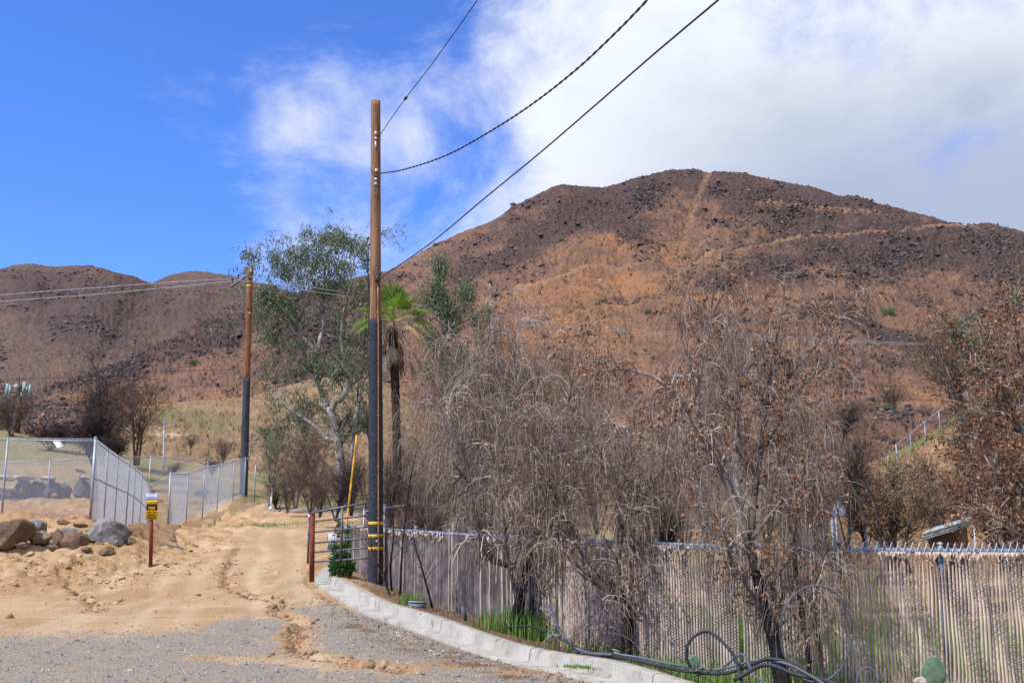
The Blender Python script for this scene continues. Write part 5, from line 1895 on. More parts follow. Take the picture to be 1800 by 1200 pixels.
build_tree(tB, [(PP([(1100, 1152, 12.6), (1103, 1110, 12.6), (1098, 1070, 12.6), (1085, 1036, 12.6)]), [.078, .072, .068, .06]),
                (PP([(1085, 1038, 12.6), (1087, 980, 12.6), (1090, 900, 12.6), (1094, 830, 12.7), (1108, 760, 12.7)]), [.05, .04, .032, .022, .010]),
                (PP([(1084, 1036, 12.6), (1045, 995, 12.6), (1015, 955, 12.6), (985, 890, 12.7), (955, 820, 12.8), (940, 770, 12.8)]), [.052, .045, .036, .028, .018, .010]),
                (PP([(1080, 1036, 12.6), (1060, 1030, 12.6), (1010, 988, 12.5), (965, 948, 12.5), (930, 915, 12.4), (905, 880, 12.4)]), [.03, .028, .022, .018, .014, .008]),
                (PP([(1112, 1150, 12.8), (1105, 1100, 12.8), (1078, 1050, 12.7), (1070, 1020, 12.7)]), [.03, .028, .02, .014]),
                (PP([(1080, 1045, 12.6), (1068, 1075, 12.5), (1072, 1120, 12.4), (1078, 1148, 12.4)]), [.014, .013, .012, .012]),
                (PP([(1088, 950, 12.6), (1130, 880, 12.6), (1160, 830, 12.6), (1200, 800, 12.6)]), [.03, .022, .016, .008]),
                (PP([(1092, 860, 12.6), (1050, 790, 12.5), (1020, 730, 12.5)]), [.025, .018, .008])],
           dict(n1=60, l1=(.35, .85), n2=480, l2=(.25, .65), d2=1.2, n3=3800, l3=(.15, .55), nl=2600, ls=.04, leafy=.16, rm3=.0024), 202, char=M_CHAR)
tC = thing('dead_weeping_tree', 'tallest dead tree with leaning charred trunk and long limb arching left', 'tree', tuple(P(1378, 1210, 10.7)))
build_tree(tC, [(PP([(1380, 1225, 10.6), (1368, 1160, 10.7), (1352, 1090, 10.7), (1333, 1020, 10.7), (1318, 960, 10.8)]), [.085, .075, .066, .06, .055]),
                (PP([(1318, 962, 10.8), (1300, 900, 10.8), (1272, 835, 10.8), (1232, 765, 10.8), (1205, 712, 10.8), (1165, 672, 10.8), (1120, 652, 10.8), (1060, 650, 10.9), (1020, 672, 10.9)]),
                 [.05, .046, .04, .034, .028, .022, .016, .010, .006]),
                (PP([(1232, 765, 10.8), (1226, 700, 10.9), (1232, 650, 10.9), (1245, 600, 10.9), (1250, 540, 10.9), (1262, 480, 10.9)]), [.026, .024, .02, .015, .010, .005]),
                (PP([(1226, 700, 10.9), (1212, 640, 10.8), (1196, 585, 10.8), (1198, 520, 10.8), (1205, 470, 10.8)]), [.02, .016, .012, .008, .005]),
                (PP([(1250, 560, 10.9), (1275, 515, 10.9), (1310, 500, 10.9)]), [.010, .007, .004]),
                (PP([(1318, 965, 10.8), (1325, 880, 10.9), (1338, 790, 11), (1348, 700, 11.1), (1360, 620, 11.1), (1376, 540, 11.1), (1380, 480, 11.1)]), [.045, .038, .03, .024, .018, .012, .006]),
                (PP([(1345, 720, 11.1), (1390, 660, 11.1), (1440, 600, 11.1), (1485, 525, 11.1)]), [.022, .016, .010, .005]),
                (PP([(1335, 800, 11), (1372, 740, 11), (1400, 690, 11), (1445, 650, 11), (1490, 640, 11)]), [.024, .018, .014, .009, .005]),
                (PP([(1330, 840, 11), (1300, 770, 11), (1296, 700, 11), (1310, 640, 11)]), [.022, .017, .012, .006]),
                (PP([(1320, 950, 10.8), (1365, 890, 10.7), (1400, 850, 10.6), (1440, 840, 10.5)]), [.026, .02, .012, .006]),
                (PP([(1345, 1080, 10.7), (1290, 990, 10.5), (1270, 930, 10.4), (1255, 880, 10.4)]), [.024, .018, .012, .006])],
           dict(n1=60, l1=(.25, .65), n2=430, l2=(.15, .45), d2=1.0, n3=2700, l3=(.12, .45), nl=5600, ls=.045, leafy=.15, rm3=.0021, rm2=.003, rm1=.005), 303, char=M_CHAR)
tD = thing('dead_weeping_tree', 'slender dead tree on two thin dark stems beside the leaning trunk', 'tree', tuple(P(1425, 1215, 10.4)))
build_tree(tD, [(PP([(1428, 1225, 10.5), (1420, 1130, 10.6), (1402, 1040, 10.6), (1395, 950, 10.7)]), [.035, .030, .026, .022]),
                (PP([(1395, 955, 10.7), (1400, 880, 10.7), (1420, 800, 10.8), (1440, 740, 10.8)]), [.022, .018, .012, .006]),
                (PP([(1450, 1220, 10.5), (1440, 1130, 10.6), (1430, 1040, 10.6), (1445, 960, 10.7), (1430, 880, 10.8)]), [.022, .02, .018, .012, .006]),
                (PP([(1397, 960, 10.7), (1370, 880, 10.8), (1380, 800, 10.8)]), [.016, .012, .006])],
           dict(n1=30, l1=(.25, .6), n2=220, l2=(.2, .5), d2=1.1, n3=1700, l3=(.15, .5), nl=900, ls=.04, leafy=.25, rm3=.0021), 404, char=M_CHAR)
tE = thing('pale_barked_tree', 'dead tree with mottled white trunk between the tall leaning trees', 'tree', tuple(P(1305, 1010, 16)))
build_tree(tE, [(PP([(1312, 1030, 16), (1300, 900, 16), (1292, 820, 16), (1296, 740, 16), (1290, 650, 16)]), [.07, .06, .055, .045, .035]),
                (PP([(1291, 655, 16), (1288, 610, 16), (1272, 570, 16)]), [.03, .02, .01]),
                (PP([(1293, 700, 16), (1320, 640, 16), (1330, 600, 16)]), [.025, .018, .01]),
                (PP([(1298, 860, 16), (1260, 780, 16), (1250, 740, 16)]), [.03, .02, .01]), (PP([(1300, 900, 16), (1330, 820, 16), (1350, 760, 16)]), [.03, .02, .01])],
           dict(n1=24, l1=(.4, .9), n2=160, l2=(.3, .6), n3=1300, l3=(.25, .8), nl=500, rm3=.003, leafy=.3), 505, bark=M_BARK, char=M_EBARK)


# dry leafy tree at the right edge
tR = thing('dry_leafed_tree', 'dead tree full of rust brown leaves at the right edge', 'tree', tuple(P(1880, 1150, 12)))
limR = [(PP([(1885, 1180, 12), (1870, 1050, 12), (1850, 930, 12), (1840, 850, 12)]), [.09, .08, .07, .06]),
        (PP([(1840, 855, 12), (1800, 760, 12), (1765, 690, 12), (1745, 640, 12), (1725, 600, 12)]), [.05, .04, .03, .02, .01]),
        (PP([(1840, 850, 12), (1825, 740, 12.2), (1800, 640, 12.3), (1785, 560, 12.3), (1775, 520, 12.3)]), [.05, .04, .03, .018, .008]),
        (PP([(1850, 930, 12), (1790, 870, 11.8), (1750, 830, 11.7), (1730, 800, 11.7)]), [.045, .035, .02, .01]),
        (PP([(1860, 990, 12), (1810, 950, 11.7), (1765, 925, 11.6), (1735, 890, 11.6)]), [.035, .025, .018, .01]),
        (PP([(1800, 760, 12), (1750, 745, 12.1), (1715, 725, 12.1)]), [.025, .018, .01])]
build_tree(tR, limR, dict(n1=70, l1=(.25, .6), n2=600, l2=(.15, .4), d2=.5, n3=2000, l3=(.1, .3), d3=1.0, nl=9500, ls=.045, leafy=.22, rm3=.0024), 606, twig=M_TWIG, strand=M_BRTWIG)
rs_ = np.random.RandomState(9)
MB().quads(leaves_blob([(1700, 600, 22, 26), (1722, 640, 20, 20), (1680, 575, 16, 14), (1715, 560, 14, 14), (1765, 820, 12, 22), (1690, 770, 16, 14), (1780, 530, 16, 10)], 12.3, 2600, .045, .4, .4, rs_, 1.0, 16)).build('green_leaves', M_EUC, tR)

# brown leafed shrubs beyond the slatted fence on the right
GB = 'brown leafed shrubs below the embankment'


def shrub(name, label, px, top, Y, wpx, hpx, seed, nl, leaf, twig=M_BRTWIG, group=GB, ls=.06, ns=9, n1=60, n2=600, cat='shrub', leafy=None, green=None, bark=M_BARK, n3=0, l2f=.28):
    base = P(px, top + hpx, Y)
    hm = hpx * Y / F
    wm = wpx * Y / F
    t_ = thing(name, label, cat, tuple(base), group)
    rs = np.random.RandomState(seed)
    limbs = []
    for i in range(ns):
        a = rs.uniform(0, 6.28)
        rr_ = rs.uniform(.15, .5)
        tip = base + np.array([math.cos(a) * wm * rr_, math.sin(a) * wm * rr_ * .7, hm * rs.uniform(.55, .95)])
        mid_ = base * .5 + tip * .5 + np.array([math.cos(a) * wm * .05, math.sin(a) * .05 * wm, .08 * hm])
        limbs.append((np.array([base + (rs.uniform(-.05, .05) * wm, 0, -.15), mid_, tip]), [.014 * hm + .01, .010 * hm + .006, .004]))
    sp = dict(n1=n1, l1=(.2 * hm, .45 * hm), n2=n2, l2=(.12 * hm, l2f * hm), d2=.2, nl=nl, ls=ls, leafy=leafy, rm2=.0035 * Y / 20, rm1=.006 * Y / 20, up2=.3)
    if n3:
        sp.update(n3=n3, l3=(.08 * hm, .22 * hm), d3=.3, rm3=.003 * Y / 20)
    build_tree(t_, limbs, sp, seed, bark=bark, twig=twig, strand=twig, leaf=leaf, names=('trunk', 'branches', 'twigs', 'fine_twigs'))
    if green:
        MB().quads(leaves_blob([(px + rs.uniform(-.3, .3) * wpx, top + rs.uniform(.1, .7) * hpx, wpx * .12, hpx * .14) for _ in range(5)], Y, green, ls * 1.1, .4, .4, rs, 1.0, 14)).build('green_leaves', M_EUC, t_)
    return t_


for q in (
        ('brown leafed shrub left of the metal roofed shed', 1570, 800, 24, 170, 190, 711, 9000, M_TANLEAF),
        ('brown leafed shrub directly behind the metal roofed shed', 1665, 785, 31, 190, 190, 712, 9000, M_TANLEAF),
        ('rust leafed shrub right of the metal roofed shed', 1765, 790, 21, 170, 200, 713, 10000, M_DRYLEAF),
        ('tall brown shrub on the embankment crest at the right', 1760, 740, 34, 110, 150, 714, 7500, M_TANLEAF),
        ('brown shrub with green sprigs above the embankment fence', 1700, 560, 44, 150, 190, 715, 6500, M_TANLEAF),
        ('small tan shrub where the embankment meets the bare trees', 1500, 815, 34, 110, 110, 716, 4500, M_TANLEAF),
        ('rust leafed shrub at the far right above the fence', 1800, 680, 26, 130, 250, 717, 7500, M_DRYLEAF)):
    shrub('dry_shrub', q[0], *q[1:7], q[7], q[8], green=700 if q[6] in (711, 713, 714, 715) else 0, ls=.055 * (q[3] / 24) ** .6)

# bare dead trees filling the gully
GD = 'bare dead trees in the gully'
bare = (
    ('bare dead tree left of the palm trunk', 735, 800, 24, 110, 200, 1, 0),
    ('bare dead shrub directly right of the banded pole', 700, 850, 23, 90, 160, 2, 0),
    ('mauve grey bare tree right of the palm trunk', 770, 690, 26, 150, 300, 3, 1),
    ('tall bare tree rising above the thickest tangle', 905, 560, 24, 150, 400, 1, 1),
    ('bare tree with pale drooping tips left of the tangle', 830, 640, 22, 160, 340, 2, 1),
    ('bare tree behind the middle of the tangle', 965, 670, 23, 150, 310, 3, 1),
    ('bare tree with rusty tips near the green glimpse', 1100, 740, 26, 120, 240, 1, 1),
    ('thin bare tree in front of the orange track', 1010, 620, 30, 80, 300, 2, 0),
    ('bare tree behind the low forked trunk', 1150, 770, 21, 120, 240, 3, 1),
    ('bare dark shrub under the arching limb', 1050, 750, 30, 150, 180, 1, 0),
    ('charred shrub between the middle weeping tree and the leaning trunk', 1170, 830, 19, 120, 170, 1, 0),
    ('charred tree right of the leaning trunk', 1490, 720, 22, 120, 240, 1, 0),
    ('charred low tree left of the forked trunk', 950, 820, 18, 130, 190, 1, 0),
    ('bare shrub between the arching limb and pale trunk', 1200, 770, 24, 130, 230, 2, 1),
    ('bare tree left of the pale trunk', 1250, 740, 20, 110, 260, 3, 1),
    ('bare tree behind the tallest dead tree', 1345, 730, 19, 120, 270, 1, 1),
    ('bare tree right of the tallest dead tree', 1430, 730, 18, 120, 270, 2, 1),
    ('dark bare tree left of the pale sheet roof', 1450, 720, 27, 110, 250, 3, 0),
    ('dark bare tree standing over the pale sheet roof', 1525, 760, 28, 110, 220, 1, 0),
    ('dark twiggy bush beneath the second thin tree', 1395, 800, 24, 130, 200, 2, 0),
    ('low bare thicket beside the yellow cable guard', 660, 830, 32, 130, 120, 3, 0),
    ('bare thicket behind the top of the gate', 590, 800, 38, 110, 110, 1, 0),
    ('black thicket at the foot of the white eucalyptus trunk', 618, 770, 41, 90, 130, 1, 0),
    ('brown thicket between the gate and the low dark bush', 562, 822, 42, 80, 84, 3, 0),
    ('small black bush where the dirt road bends out of sight', 486, 836, 56, 60, 60, 1, 0),
    ('tall black thicket between the banded pole and the palm', 680, 740, 30, 110, 210, 1, 0),
    ('black thicket at the foot of the palm', 722, 800, 30, 120, 160, 1, 0),
    ('straw coloured tangle over the scorched back fence', 760, 820, 22, 140, 140, 2, 0),
    ('low dark bush at the head of the dirt road', 545, 812, 46, 90, 90, 2, 0),
    ('small dark bush right of the sapling', 505, 822, 50, 70, 76, 3, 0),
    ('bare shrub climbing the gully side by the second eucalyptus', 870, 600, 42, 130, 260, 2, 0),
    ('wide bare thicket low behind the first weeping tree', 850, 790, 19, 190, 210, 3, 1),
    ('wide bare thicket low behind the forked trunk', 1010, 830, 18, 190, 180, 1, 1),
    ('wide bare thicket low behind the leaning trunk', 1290, 830, 17.5, 170, 180, 2, 1),
    ('purple grey round bush on the slope above the embankment', 1568, 668, 95, 70, 50, 3, 0),
    ('small bare bush at the foot of the orange slope', 1480, 690, 70, 90, 90, 1, 0),
    ('bare bush on the tan slope near the far pole', 392, 768, 80, 44, 44, 2, 0),
    ('dark bush on the tan slope just right of the far pole', 468, 742, 96, 40, 34, 1, 0),
    ('brown bush on the tan slope between the pale post and far pole', 335, 762, 105, 34, 26, 3, 0),
    ('dark low bush at the foot of the tan slope left of the far pole', 372, 800, 78, 50, 34, 1, 0),
    ('dark bush at the foot of the slope beside the pale post', 300, 806, 80, 46, 32, 1, 0),
    ('bare brown tree seen through the eucalyptus limbs', 535, 700, 90, 50, 80, 3, 0),
    ('bare dark tree on the slope right of the eucalyptus trunk', 650, 690, 95, 50, 90, 1, 0),
)
tmpl = {}


def bare_proto(kind):
    """local model one metre tall, built once and copied"""
    rs = np.random.RandomState(900 + kind)
    limbs = []
    for i in range(8):
        a = rs.uniform(0, 6.28)
        r_ = rs.uniform(.1, .30)
        tip = np.array([math.cos(a) * r_, math.sin(a) * r_, rs.uniform(.55, .92)])
        limbs.append((np.array([(rs.uniform(-.02, .02), 0, -.05), tip * .5 + (0, 0, .06), tip]), [.011, .007, .002]))
    return rs, limbs


def make_bare(kind, weep):
    rs, limbs = bare_proto(kind)
    root = thing('bare_tree', 'x', 'tree')
    if weep:
        build_tree(root, limbs, dict(n1=55, l1=(.12, .32), n2=380, l2=(.08, .22), d2=1.0, n3=1900, l3=(.05, .19), d3=2.4, rm1=.0015, rm2=.0009, rm3=.00065), 910 + kind,
                   bark=M_BARK, twig=M_TWIG, strand=M_STRAND)
    else:
        build_tree(root, limbs, dict(n1=80, l1=(.12, .34), n2=700, l2=(.06, .2), d2=.2, n3=2400, l3=(.03, .11), d3=.2, rm1=.0018, rm2=.0010, rm3=.0007, up3=.2), 920 + kind,
                   bark=M_CHAR if kind == 1 else M_BARK, twig=M_DKTWIG if kind == 1 else M_BRTWIG, strand=M_DKTWIG if kind != 2 else M_BRTWIG, names=('trunk', 'branches', 'twigs', 'fine_twigs'))
    return root


for i, (lb, px, top, Y, wpx, hpx, kind, weep) in enumerate(bare):
    key = (kind, weep)
    b = np.array(P(px, top + hpx, Y))
    hm = hpx * Y / F * .93
    wm = wpx * Y / F / .72
    if key not in tmpl:
        tmpl[key] = make_bare(kind, weep)
        o = tmpl[key]
        o.location = b
        o.scale = (wm, wm, hm)
        o.rotation_euler = (0, 0, i * 1.3)
    else:
        o = copy_tree(tmpl[key], b, i * 1.3, (wm, wm, hm))
    o['label'] = lb
    o['group'] = GD
    if weep:
        o.name = 'dead_weeping_tree'
        o['category'] = 'tree'

# burnt trees at the left behind the fence
GL = 'burnt trees behind the left fence'
shrub('burnt_tree', 'broad black burnt tree behind the corner post of the left fence', 168, 720, 76, 110, 95, 31, 0, None, M_DKTWIG, GL, ns=12, n1=90, n2=900, n3=2200, cat='tree', bark=M_CHAR)
shrub('burnt_tree', 'narrow burnt tree whose dark spire rises behind the broad one', 178, 664, 84, 46, 150, 33, 0, None, M_DKTWIG, GL, ns=5, n1=60, n2=500, n3=1200, cat='tree', bark=M_CHAR, l2f=.16)
shrub('burnt_tree', 'slim reddish trunked burnt tree right of the black spire', 240, 664, 72, 66, 150, 35, 0, None, M_BRTWIG, GL, ns=4, n1=40, n2=300, n3=600, cat='tree', bark=simple('red_brown_bark', (.13, .06, .04), .3, 4))
shrub('burnt_tree', 'low dark bush with green sprigs below the slim red trunk', 205, 765, 70, 50, 50, 37, 0, None, M_DKTWIG, GL, ns=7, n1=50, n2=500, n3=1200, cat='bush', bark=M_CHAR, green=500)
shrub('burnt_tree', 'dark bare bush at the left edge below the antenna mast', 20, 705, 92, 60, 60, 39, 0, None, M_BRTWIG, GL, ns=7, n1=50, n2=500, n3=900, cat='bush')
shrub('burnt_tree', 'low burnt bush between the antenna mast and the broad tree', 88, 742, 86, 90, 48, 41, 0, None, M_DKTWIG, GL, ns=8, n1=60, n2=600, n3=1500, cat='bush', bark=M_CHAR)
shrub('sapling', 'thin leaning sapling with green sprigs left of the gate in the distance', 474, 755, 52, 36, 130, 43, 0, None, M_BRTWIG, None, ns=3, n1=20, n2=160, cat='tree', green=900, ls=.10)
shrub('burnt_tree', 'bare brown bush right of the thin green sapling', 520, 768, 54, 60, 120, 45, 0, None, M_BRTWIG, GL, ns=5, n1=50, n2=500, n3=900, cat='tree')

# ------------------------------------------------------------------ eucalyptus
YE = 66.
eu = thing('eucalyptus', 'large eucalyptus with white peeling limbs and grey green leaves left of the tall pole', 'tree', tuple(P(605, 895, YE)))
EL = [([(606, 897), (602, 850), (596, 790), (588, 745), (578, 715)], [.26, .23, .20, .18, .17]),
      ([(578, 717), (565, 688), (556, 662), (555, 637), (560, 620)], [.13, .12, .11, .10, .09]),
      ([(560, 622), (545, 605), (528, 592), (505, 570), (480, 545), (462, 520)], [.11, .10, .09, .075, .05, .03]),
      ([(560, 622), (563, 598), (571, 562), (566, 535), (570, 500), (574, 459), (588, 420)], [.10, .09, .08, .075, .06, .04, .015]),
      ([(583, 722), (590, 705), (600, 701), (611, 680), (612, 655), (602, 633)], [.15, .14, .13, .12, .11, .09]),
      ([(602, 635), (600, 590), (604, 552), (614, 505), (622, 460), (640, 420)], [.08, .07, .06, .05, .03, .012]),
      ([(606, 690), (618, 674), (631, 665), (640, 640), (655, 590), (660, 530)], [.08, .07, .06, .05, .035, .015]),
      ([(604, 860), (619, 805), (621, 762), (628, 722), (645, 640), (650, 590)], [.15, .13, .11, .08, .05, .03]),
      ([(592, 780), (570, 768), (545, 742), (500, 712), (472, 668)], [.11, .10, .08, .05, .02]),
      ([(600, 850), (560, 800), (520, 770), (480, 760)], [.07, .05, .03, .015]),
      ([(571, 562), (540, 520), (520, 480), (505, 455)], [.05, .04, .025, .012]),
      ([(505, 570), (470, 585), (455, 560), (450, 500), (440, 455)], [.04, .03, .025, .02, .01]),
      ([(570, 500), (600, 460), (605, 425)], [.04, .025, .01]),
      ([(566, 535), (595, 545), (612, 520), (604, 490)], [.05, .04, .03, .012])]
rsE = np.random.RandomState(77)
A = []
for pts, r in EL:
    dY = 0 if pts is EL[0][0] else rsE.uniform(-1.2, 1.2)
    p = PP([(x, y, YE + dY * j / (len(pts) - 1)) for j, (x, y) in enumerate(pts)])
    A.append(resample(p, r, 16))
QE = YE / 44
A = [(p, r * QE) for p, r in A]
MB().tube(A[0][0], A[0][1], 14).build('trunk', M_EBARK, eu, True)
m = MB()
for p, r in A[1:]:
    m.tube(p + .03 * rsE.randn(16, 3), r, 9)
m.build('limbs', M_EBARK, eu, True)
PE, RE = resample_all(A), res_r(A)
P1, R1 = spawn(PE, RE, 170, .3, 1, .9, 3.0, up=.5, droop=.3, rad=.4, rmin=.012, rs=rsE)
P2, R2 = spawn(P1, R1, 900, .2, 1, .45, 1.6, up=.2, droop=.7, rad=.5, rmin=.011, rs=rsE)
MB().many(P1, R1, 5).many(P2, R2, 3).build('twigs', M_BARK, eu)
EB = [(550, 418, 26, 16), (588, 418, 26, 18), (622, 430, 20, 20, .8), (640, 450, 12, 30, .8), (526, 446, 20, 20), (500, 470, 18, 24, .9), (570, 455, 30, 18, .7), (480, 455, 10, 14), (545, 480, 22, 22, .9), (600, 480, 20, 26, .6),
      (437, 447, 10, 14), (447, 472, 8, 18), (468, 525, 20, 20), (455, 560, 14, 16, .8), (500, 540, 20, 24, .9), (478, 590, 26, 16), (516, 606, 22, 10), (535, 560, 14, 16, .6),
      (572, 505, 20, 14), (560, 545, 14, 14, .5), (590, 560, 16, 22, .7), (602, 610, 14, 26), (590, 650, 14, 24), (556, 640, 12, 20, .7), (645, 600, 12, 40, .8), (640, 520, 12, 30, .8),
      (625, 660, 20, 18, .7), (500, 655, 9, 16), (492, 708, 16, 8), (475, 690, 8, 8), (570, 690, 14, 18, .6), (660, 690, 14, 30, .5), (520, 735, 14, 6, .6), (600, 730, 14, 14, .4), (540, 700, 8, 10, .4), (478, 640, 14, 16, .5), (575, 745, 12, 18, .6), (635, 725, 12, 24, .7), (655, 745, 8, 20, .6), (550, 760, 16, 10, .5), (595, 775, 14, 16, .5), (530, 650, 12, 12, .5)]
P3, R3 = spawn(P2, R2, 1600, .2, 1, .45, 1.2, up=-.1, droop=1.2, rad=.5, rmin=.006, rs=rsE)
lv = np.concatenate([leaves_blob(EB, YE, 21000, .26, .22, .9, rsE, 1.1, 15), flakes(np.concatenate([P2, P3]), 17000, .26, .2, 1, rsE, .22, .7, .06)])
MB().quads(lv).build('leaves', M_EUC, eu)
# leaves also along the fine twigs
YF = 56.
e2 = thing('eucalyptus', 'slender grey green eucalyptus growing behind the palm on the gully side', 'tree', tuple(P(795, 790, YF)))
EL2 = [([(795, 800), (790, 720), (785, 650), (780, 580), (775, 500), (772, 460)], [.16, .14, .12, .10, .05, .02]),
       ([(788, 700), (770, 640), (762, 600), (758, 560)], [.08, .06, .04, .02]), ([(783, 620), (805, 570), (820, 530), (825, 500)], [.07, .05, .03, .015]),
       ([(792, 720), (775, 700), (757, 660), (750, 620)], [.06, .05, .03, .015]), ([(781, 590), (768, 540), (752, 510)], [.05, .03, .015])]
A = [resample(PP([(x, y, YF + rsE.uniform(-.3, .3)) for x, y in pts]), r, 12) for pts, r in EL2]
MB().tube(A[0][0], A[0][1], 10).build('trunk', M_EBARK, e2, True)
m = MB()
for p, r in A[1:]:
    m.tube(p, r, 7)
P1, R1 = spawn(resample_all(A), res_r(A), 120, .2, 1, .6, 1.8, up=.6, droop=.2, rad=.4, rmin=.014, rs=rsE)
m.many(P1, R1, 4).build('limbs', M_BARK, e2, True)
MB().quads(leaves_blob([(773, 470, 14, 22), (768, 510, 16, 24), (783, 540, 18, 24), (798, 562, 14, 24), (820, 520, 14, 26), (752, 596, 14, 22, .8), (752, 650, 10, 16, .8), (832, 558, 12, 18, .6), (745, 520, 10, 18, .5), (775, 620, 14, 26, .7), (808, 620, 14, 24, .6), (845, 590, 14, 20, .6), (855, 550, 10, 18, .5), (735, 560, 12, 20, .6), (790, 670, 16, 20, .4), (830, 640, 16, 20, .4)],
                       YF, 16000, .20, .25, .8, rsE, 1.2, 17)).build('leaves', M_EUC, e2)
sn = thing('dead_snag', 'pale forked dead snag standing alone on the orange slope', 'tree', tuple(P(867, 600, 60)))
m = MB()
for pts, r in (([(868, 605), (864, 560), (866, 535), (860, 500)], [.14, .10, .08, .03]), ([(865, 548), (874, 530), (880, 515)], [.06, .04, .02]), ([(864, 520), (857, 508), (852, 490)], [.05, .03, .015])):
    p, r_ = resample(PP(pts, 60), r, 8)
    m.tube(p + .05 * rsE.randn(8, 3), r_, 7)
m.build('trunk', M_EBARK, sn, True)

# ------------------------------------------------------------------ fan palm
YP = 36.
pm = thing('fan_palm', 'fan palm with green crown over a skirt of dead fronds behind the tall pole', 'palm tree', tuple(P(699, 885, YP)))
p, r = resample(PP([(699, 895), (698, 800), (696, 720), (693, 640), (691, 585)], YP), [.17, .155, .15, .16, .17], 40)
m = MB().tube(p, r * (1 + .06 * np.sin(np.arange(40) * 2.1)), 14)
m.build('trunk', simple('dark_palm_trunk', (.045, .030, .028), .4, 6, .9, .1, stretch=(1, 1, 3), bump=.8), pm, True)
HC = np.array(P(690, 562, YP))
rsP = np.random.RandomState(5)


def frond(d, pl, bl, mat, droop, fold=.25, nseg=26, arc=2.0):
    d = np.array(d, float)
    d /= np.linalg.norm(d)
    m = MB()
    side = np.cross(d, (0, 0, 1.0))
    side /= np.linalg.norm(side) + 1e-6
    k = 6
    q = np.linspace(0, 1, k)[:, None]
    st = HC + d * q * pl + np.array([0, 0, -1.0]) * q ** 2 * pl * .25 * droop
    m.tube(st, np.linspace(.026, .013, k), 5, False, rnd=.9)
    tip = st[-1]
    dd = st[-1] - st[-2]
    dd /= np.linalg.norm(dd)
    nrm = np.cross(side, dd)
    V, Fq, rn = [], [], []
    for i in range(nseg):
        a = (i / (nseg - 1) - .5) * 2 * arc
        w0 = arc / nseg * 1.15
        ln = bl * (1 - .35 * abs(a / arc) ** 1.5) * rsP.uniform(.86, 1.08)
        L = []
        for s in (0.04, .35, .65, .85, 1.0):
            wd = w0 * s * ln * (1 if s < .7 else (1 - s) * 3.0 + .04) * .85
            c = math.cos(a) * dd + math.sin(a) * side
            e = -math.sin(a) * dd + math.cos(a) * side
            ctr = tip + c * ln * s + nrm * fold * ln * s * abs(math.sin(a)) + np.array([0, 0, -1.0]) * (s ** 2.6) * ln * (.18 + droop * .45) * rsP.uniform(.7, 1.3)
            pl_ = nrm * wd * .45 * (1 if i % 2 else -1)
            L.append((ctr - e * wd + pl_, ctr, ctr + e * wd + pl_))
        V = np.array(L).reshape(-1, 3)
        f = []
        for s in range(4):
            f += [(3 * s, 3 * s + 1, 3 * s + 4, 3 * s + 3), (3 * s + 1, 3 * s + 2, 3 * s + 5, 3 * s + 4)]
        m.add(V, f, rsP.uniform(0, 1))
    m.build('frond', mat, pm)


for d_ in ((-.9, 0, .5), (-.5, -.2, .95), (0, -.25, 1), (.38, -.2, 1), (.75, -.15, .85), (1, -.2, .42), (1, .1, .12), (-1, -.1, .1), (.2, .5, .95), (-.35, .5, .8), (.65, .5, .5), (.3, -.6, .55), (-.35, -.6, .35), (.15, -.2, 1.1), (-.8, -.4, -.1)):
    el_ = math.atan2(d_[2], math.hypot(d_[0], d_[1]))
    frond(d_, rsP.uniform(.45, .75), rsP.uniform(.85, 1.08), M_PALM, .12 + .35 * max(0, .8 - el_), fold=.12, nseg=28, arc=1.35)
M_STRAW = leafmat('straw_palm_frond', (.42, .30, .13), (.60, .48, .26), trans=.2)
M_DEADP = leafmat('dead_palm_frond', (.06, .04, .028), (.22, .15, .09), trans=.05)
for d_ in ((1, -.2, .12), (.9, -.5, -.15), (.95, .3, -.3)):
    frond(d_, .75, .70, M_STRAW, .9, arc=1.4)
for i in range(13):
    a = i * 2.39
    frond((math.cos(a) * .36, math.sin(a) * .36, -1.0), rsP.uniform(.7, 1.25), rsP.uniform(.6, .9), M_DEADP, .3, fold=.1, nseg=14, arc=.5)
frond((.75, -.2, -1.0), 1.25, .9, M_DEADP, .4, .1, 16, .45)
frond((.55, -.3, -1.1), 1.6, .85, M_DEADP, .4, .1, 16, .4)

# ------------------------------------------------------------------ shrubs, vine, cactus, grass
vn_ = thing('vine_shrub', 'glossy green vine at the foot of the gate beside the kerb', 'shrub', tuple(P(600, 1012, 20.9)))
rsV = np.random.RandomState(8)
m = MB()
for i in range(16):
    x0 = rsV.uniform(583, 622)
    tp_ = rsV.choice([955, 965, 975, 900, 930])
    p, r = resample(PP([(x0, 1012, 21.0), (x0 + rsV.uniform(-6, 6), (1012 + tp_) / 2, 20.9), (x0 + rsV.uniform(-8, 8), tp_, 20.9)]), [.008, .006, .003])
    m.tube(p, r, 4, False)
m.build('stems', M_BRTWIG, vn_)
MB().quads(leaves_blob([(600, 990, 18, 16, 1.6), (586, 996, 8, 12), (614, 998, 8, 12, 1.2), (592, 968, 9, 14, .6), (608, 965, 8, 16, .6), (599, 930, 5, 26, .35), (590, 915, 3, 20, .3), (612, 935, 4, 20, .3)], 20.9, 4200, .055, .7, .3, rsV, 1.4, 8)).build('leaves', M_GREEN, vn_)

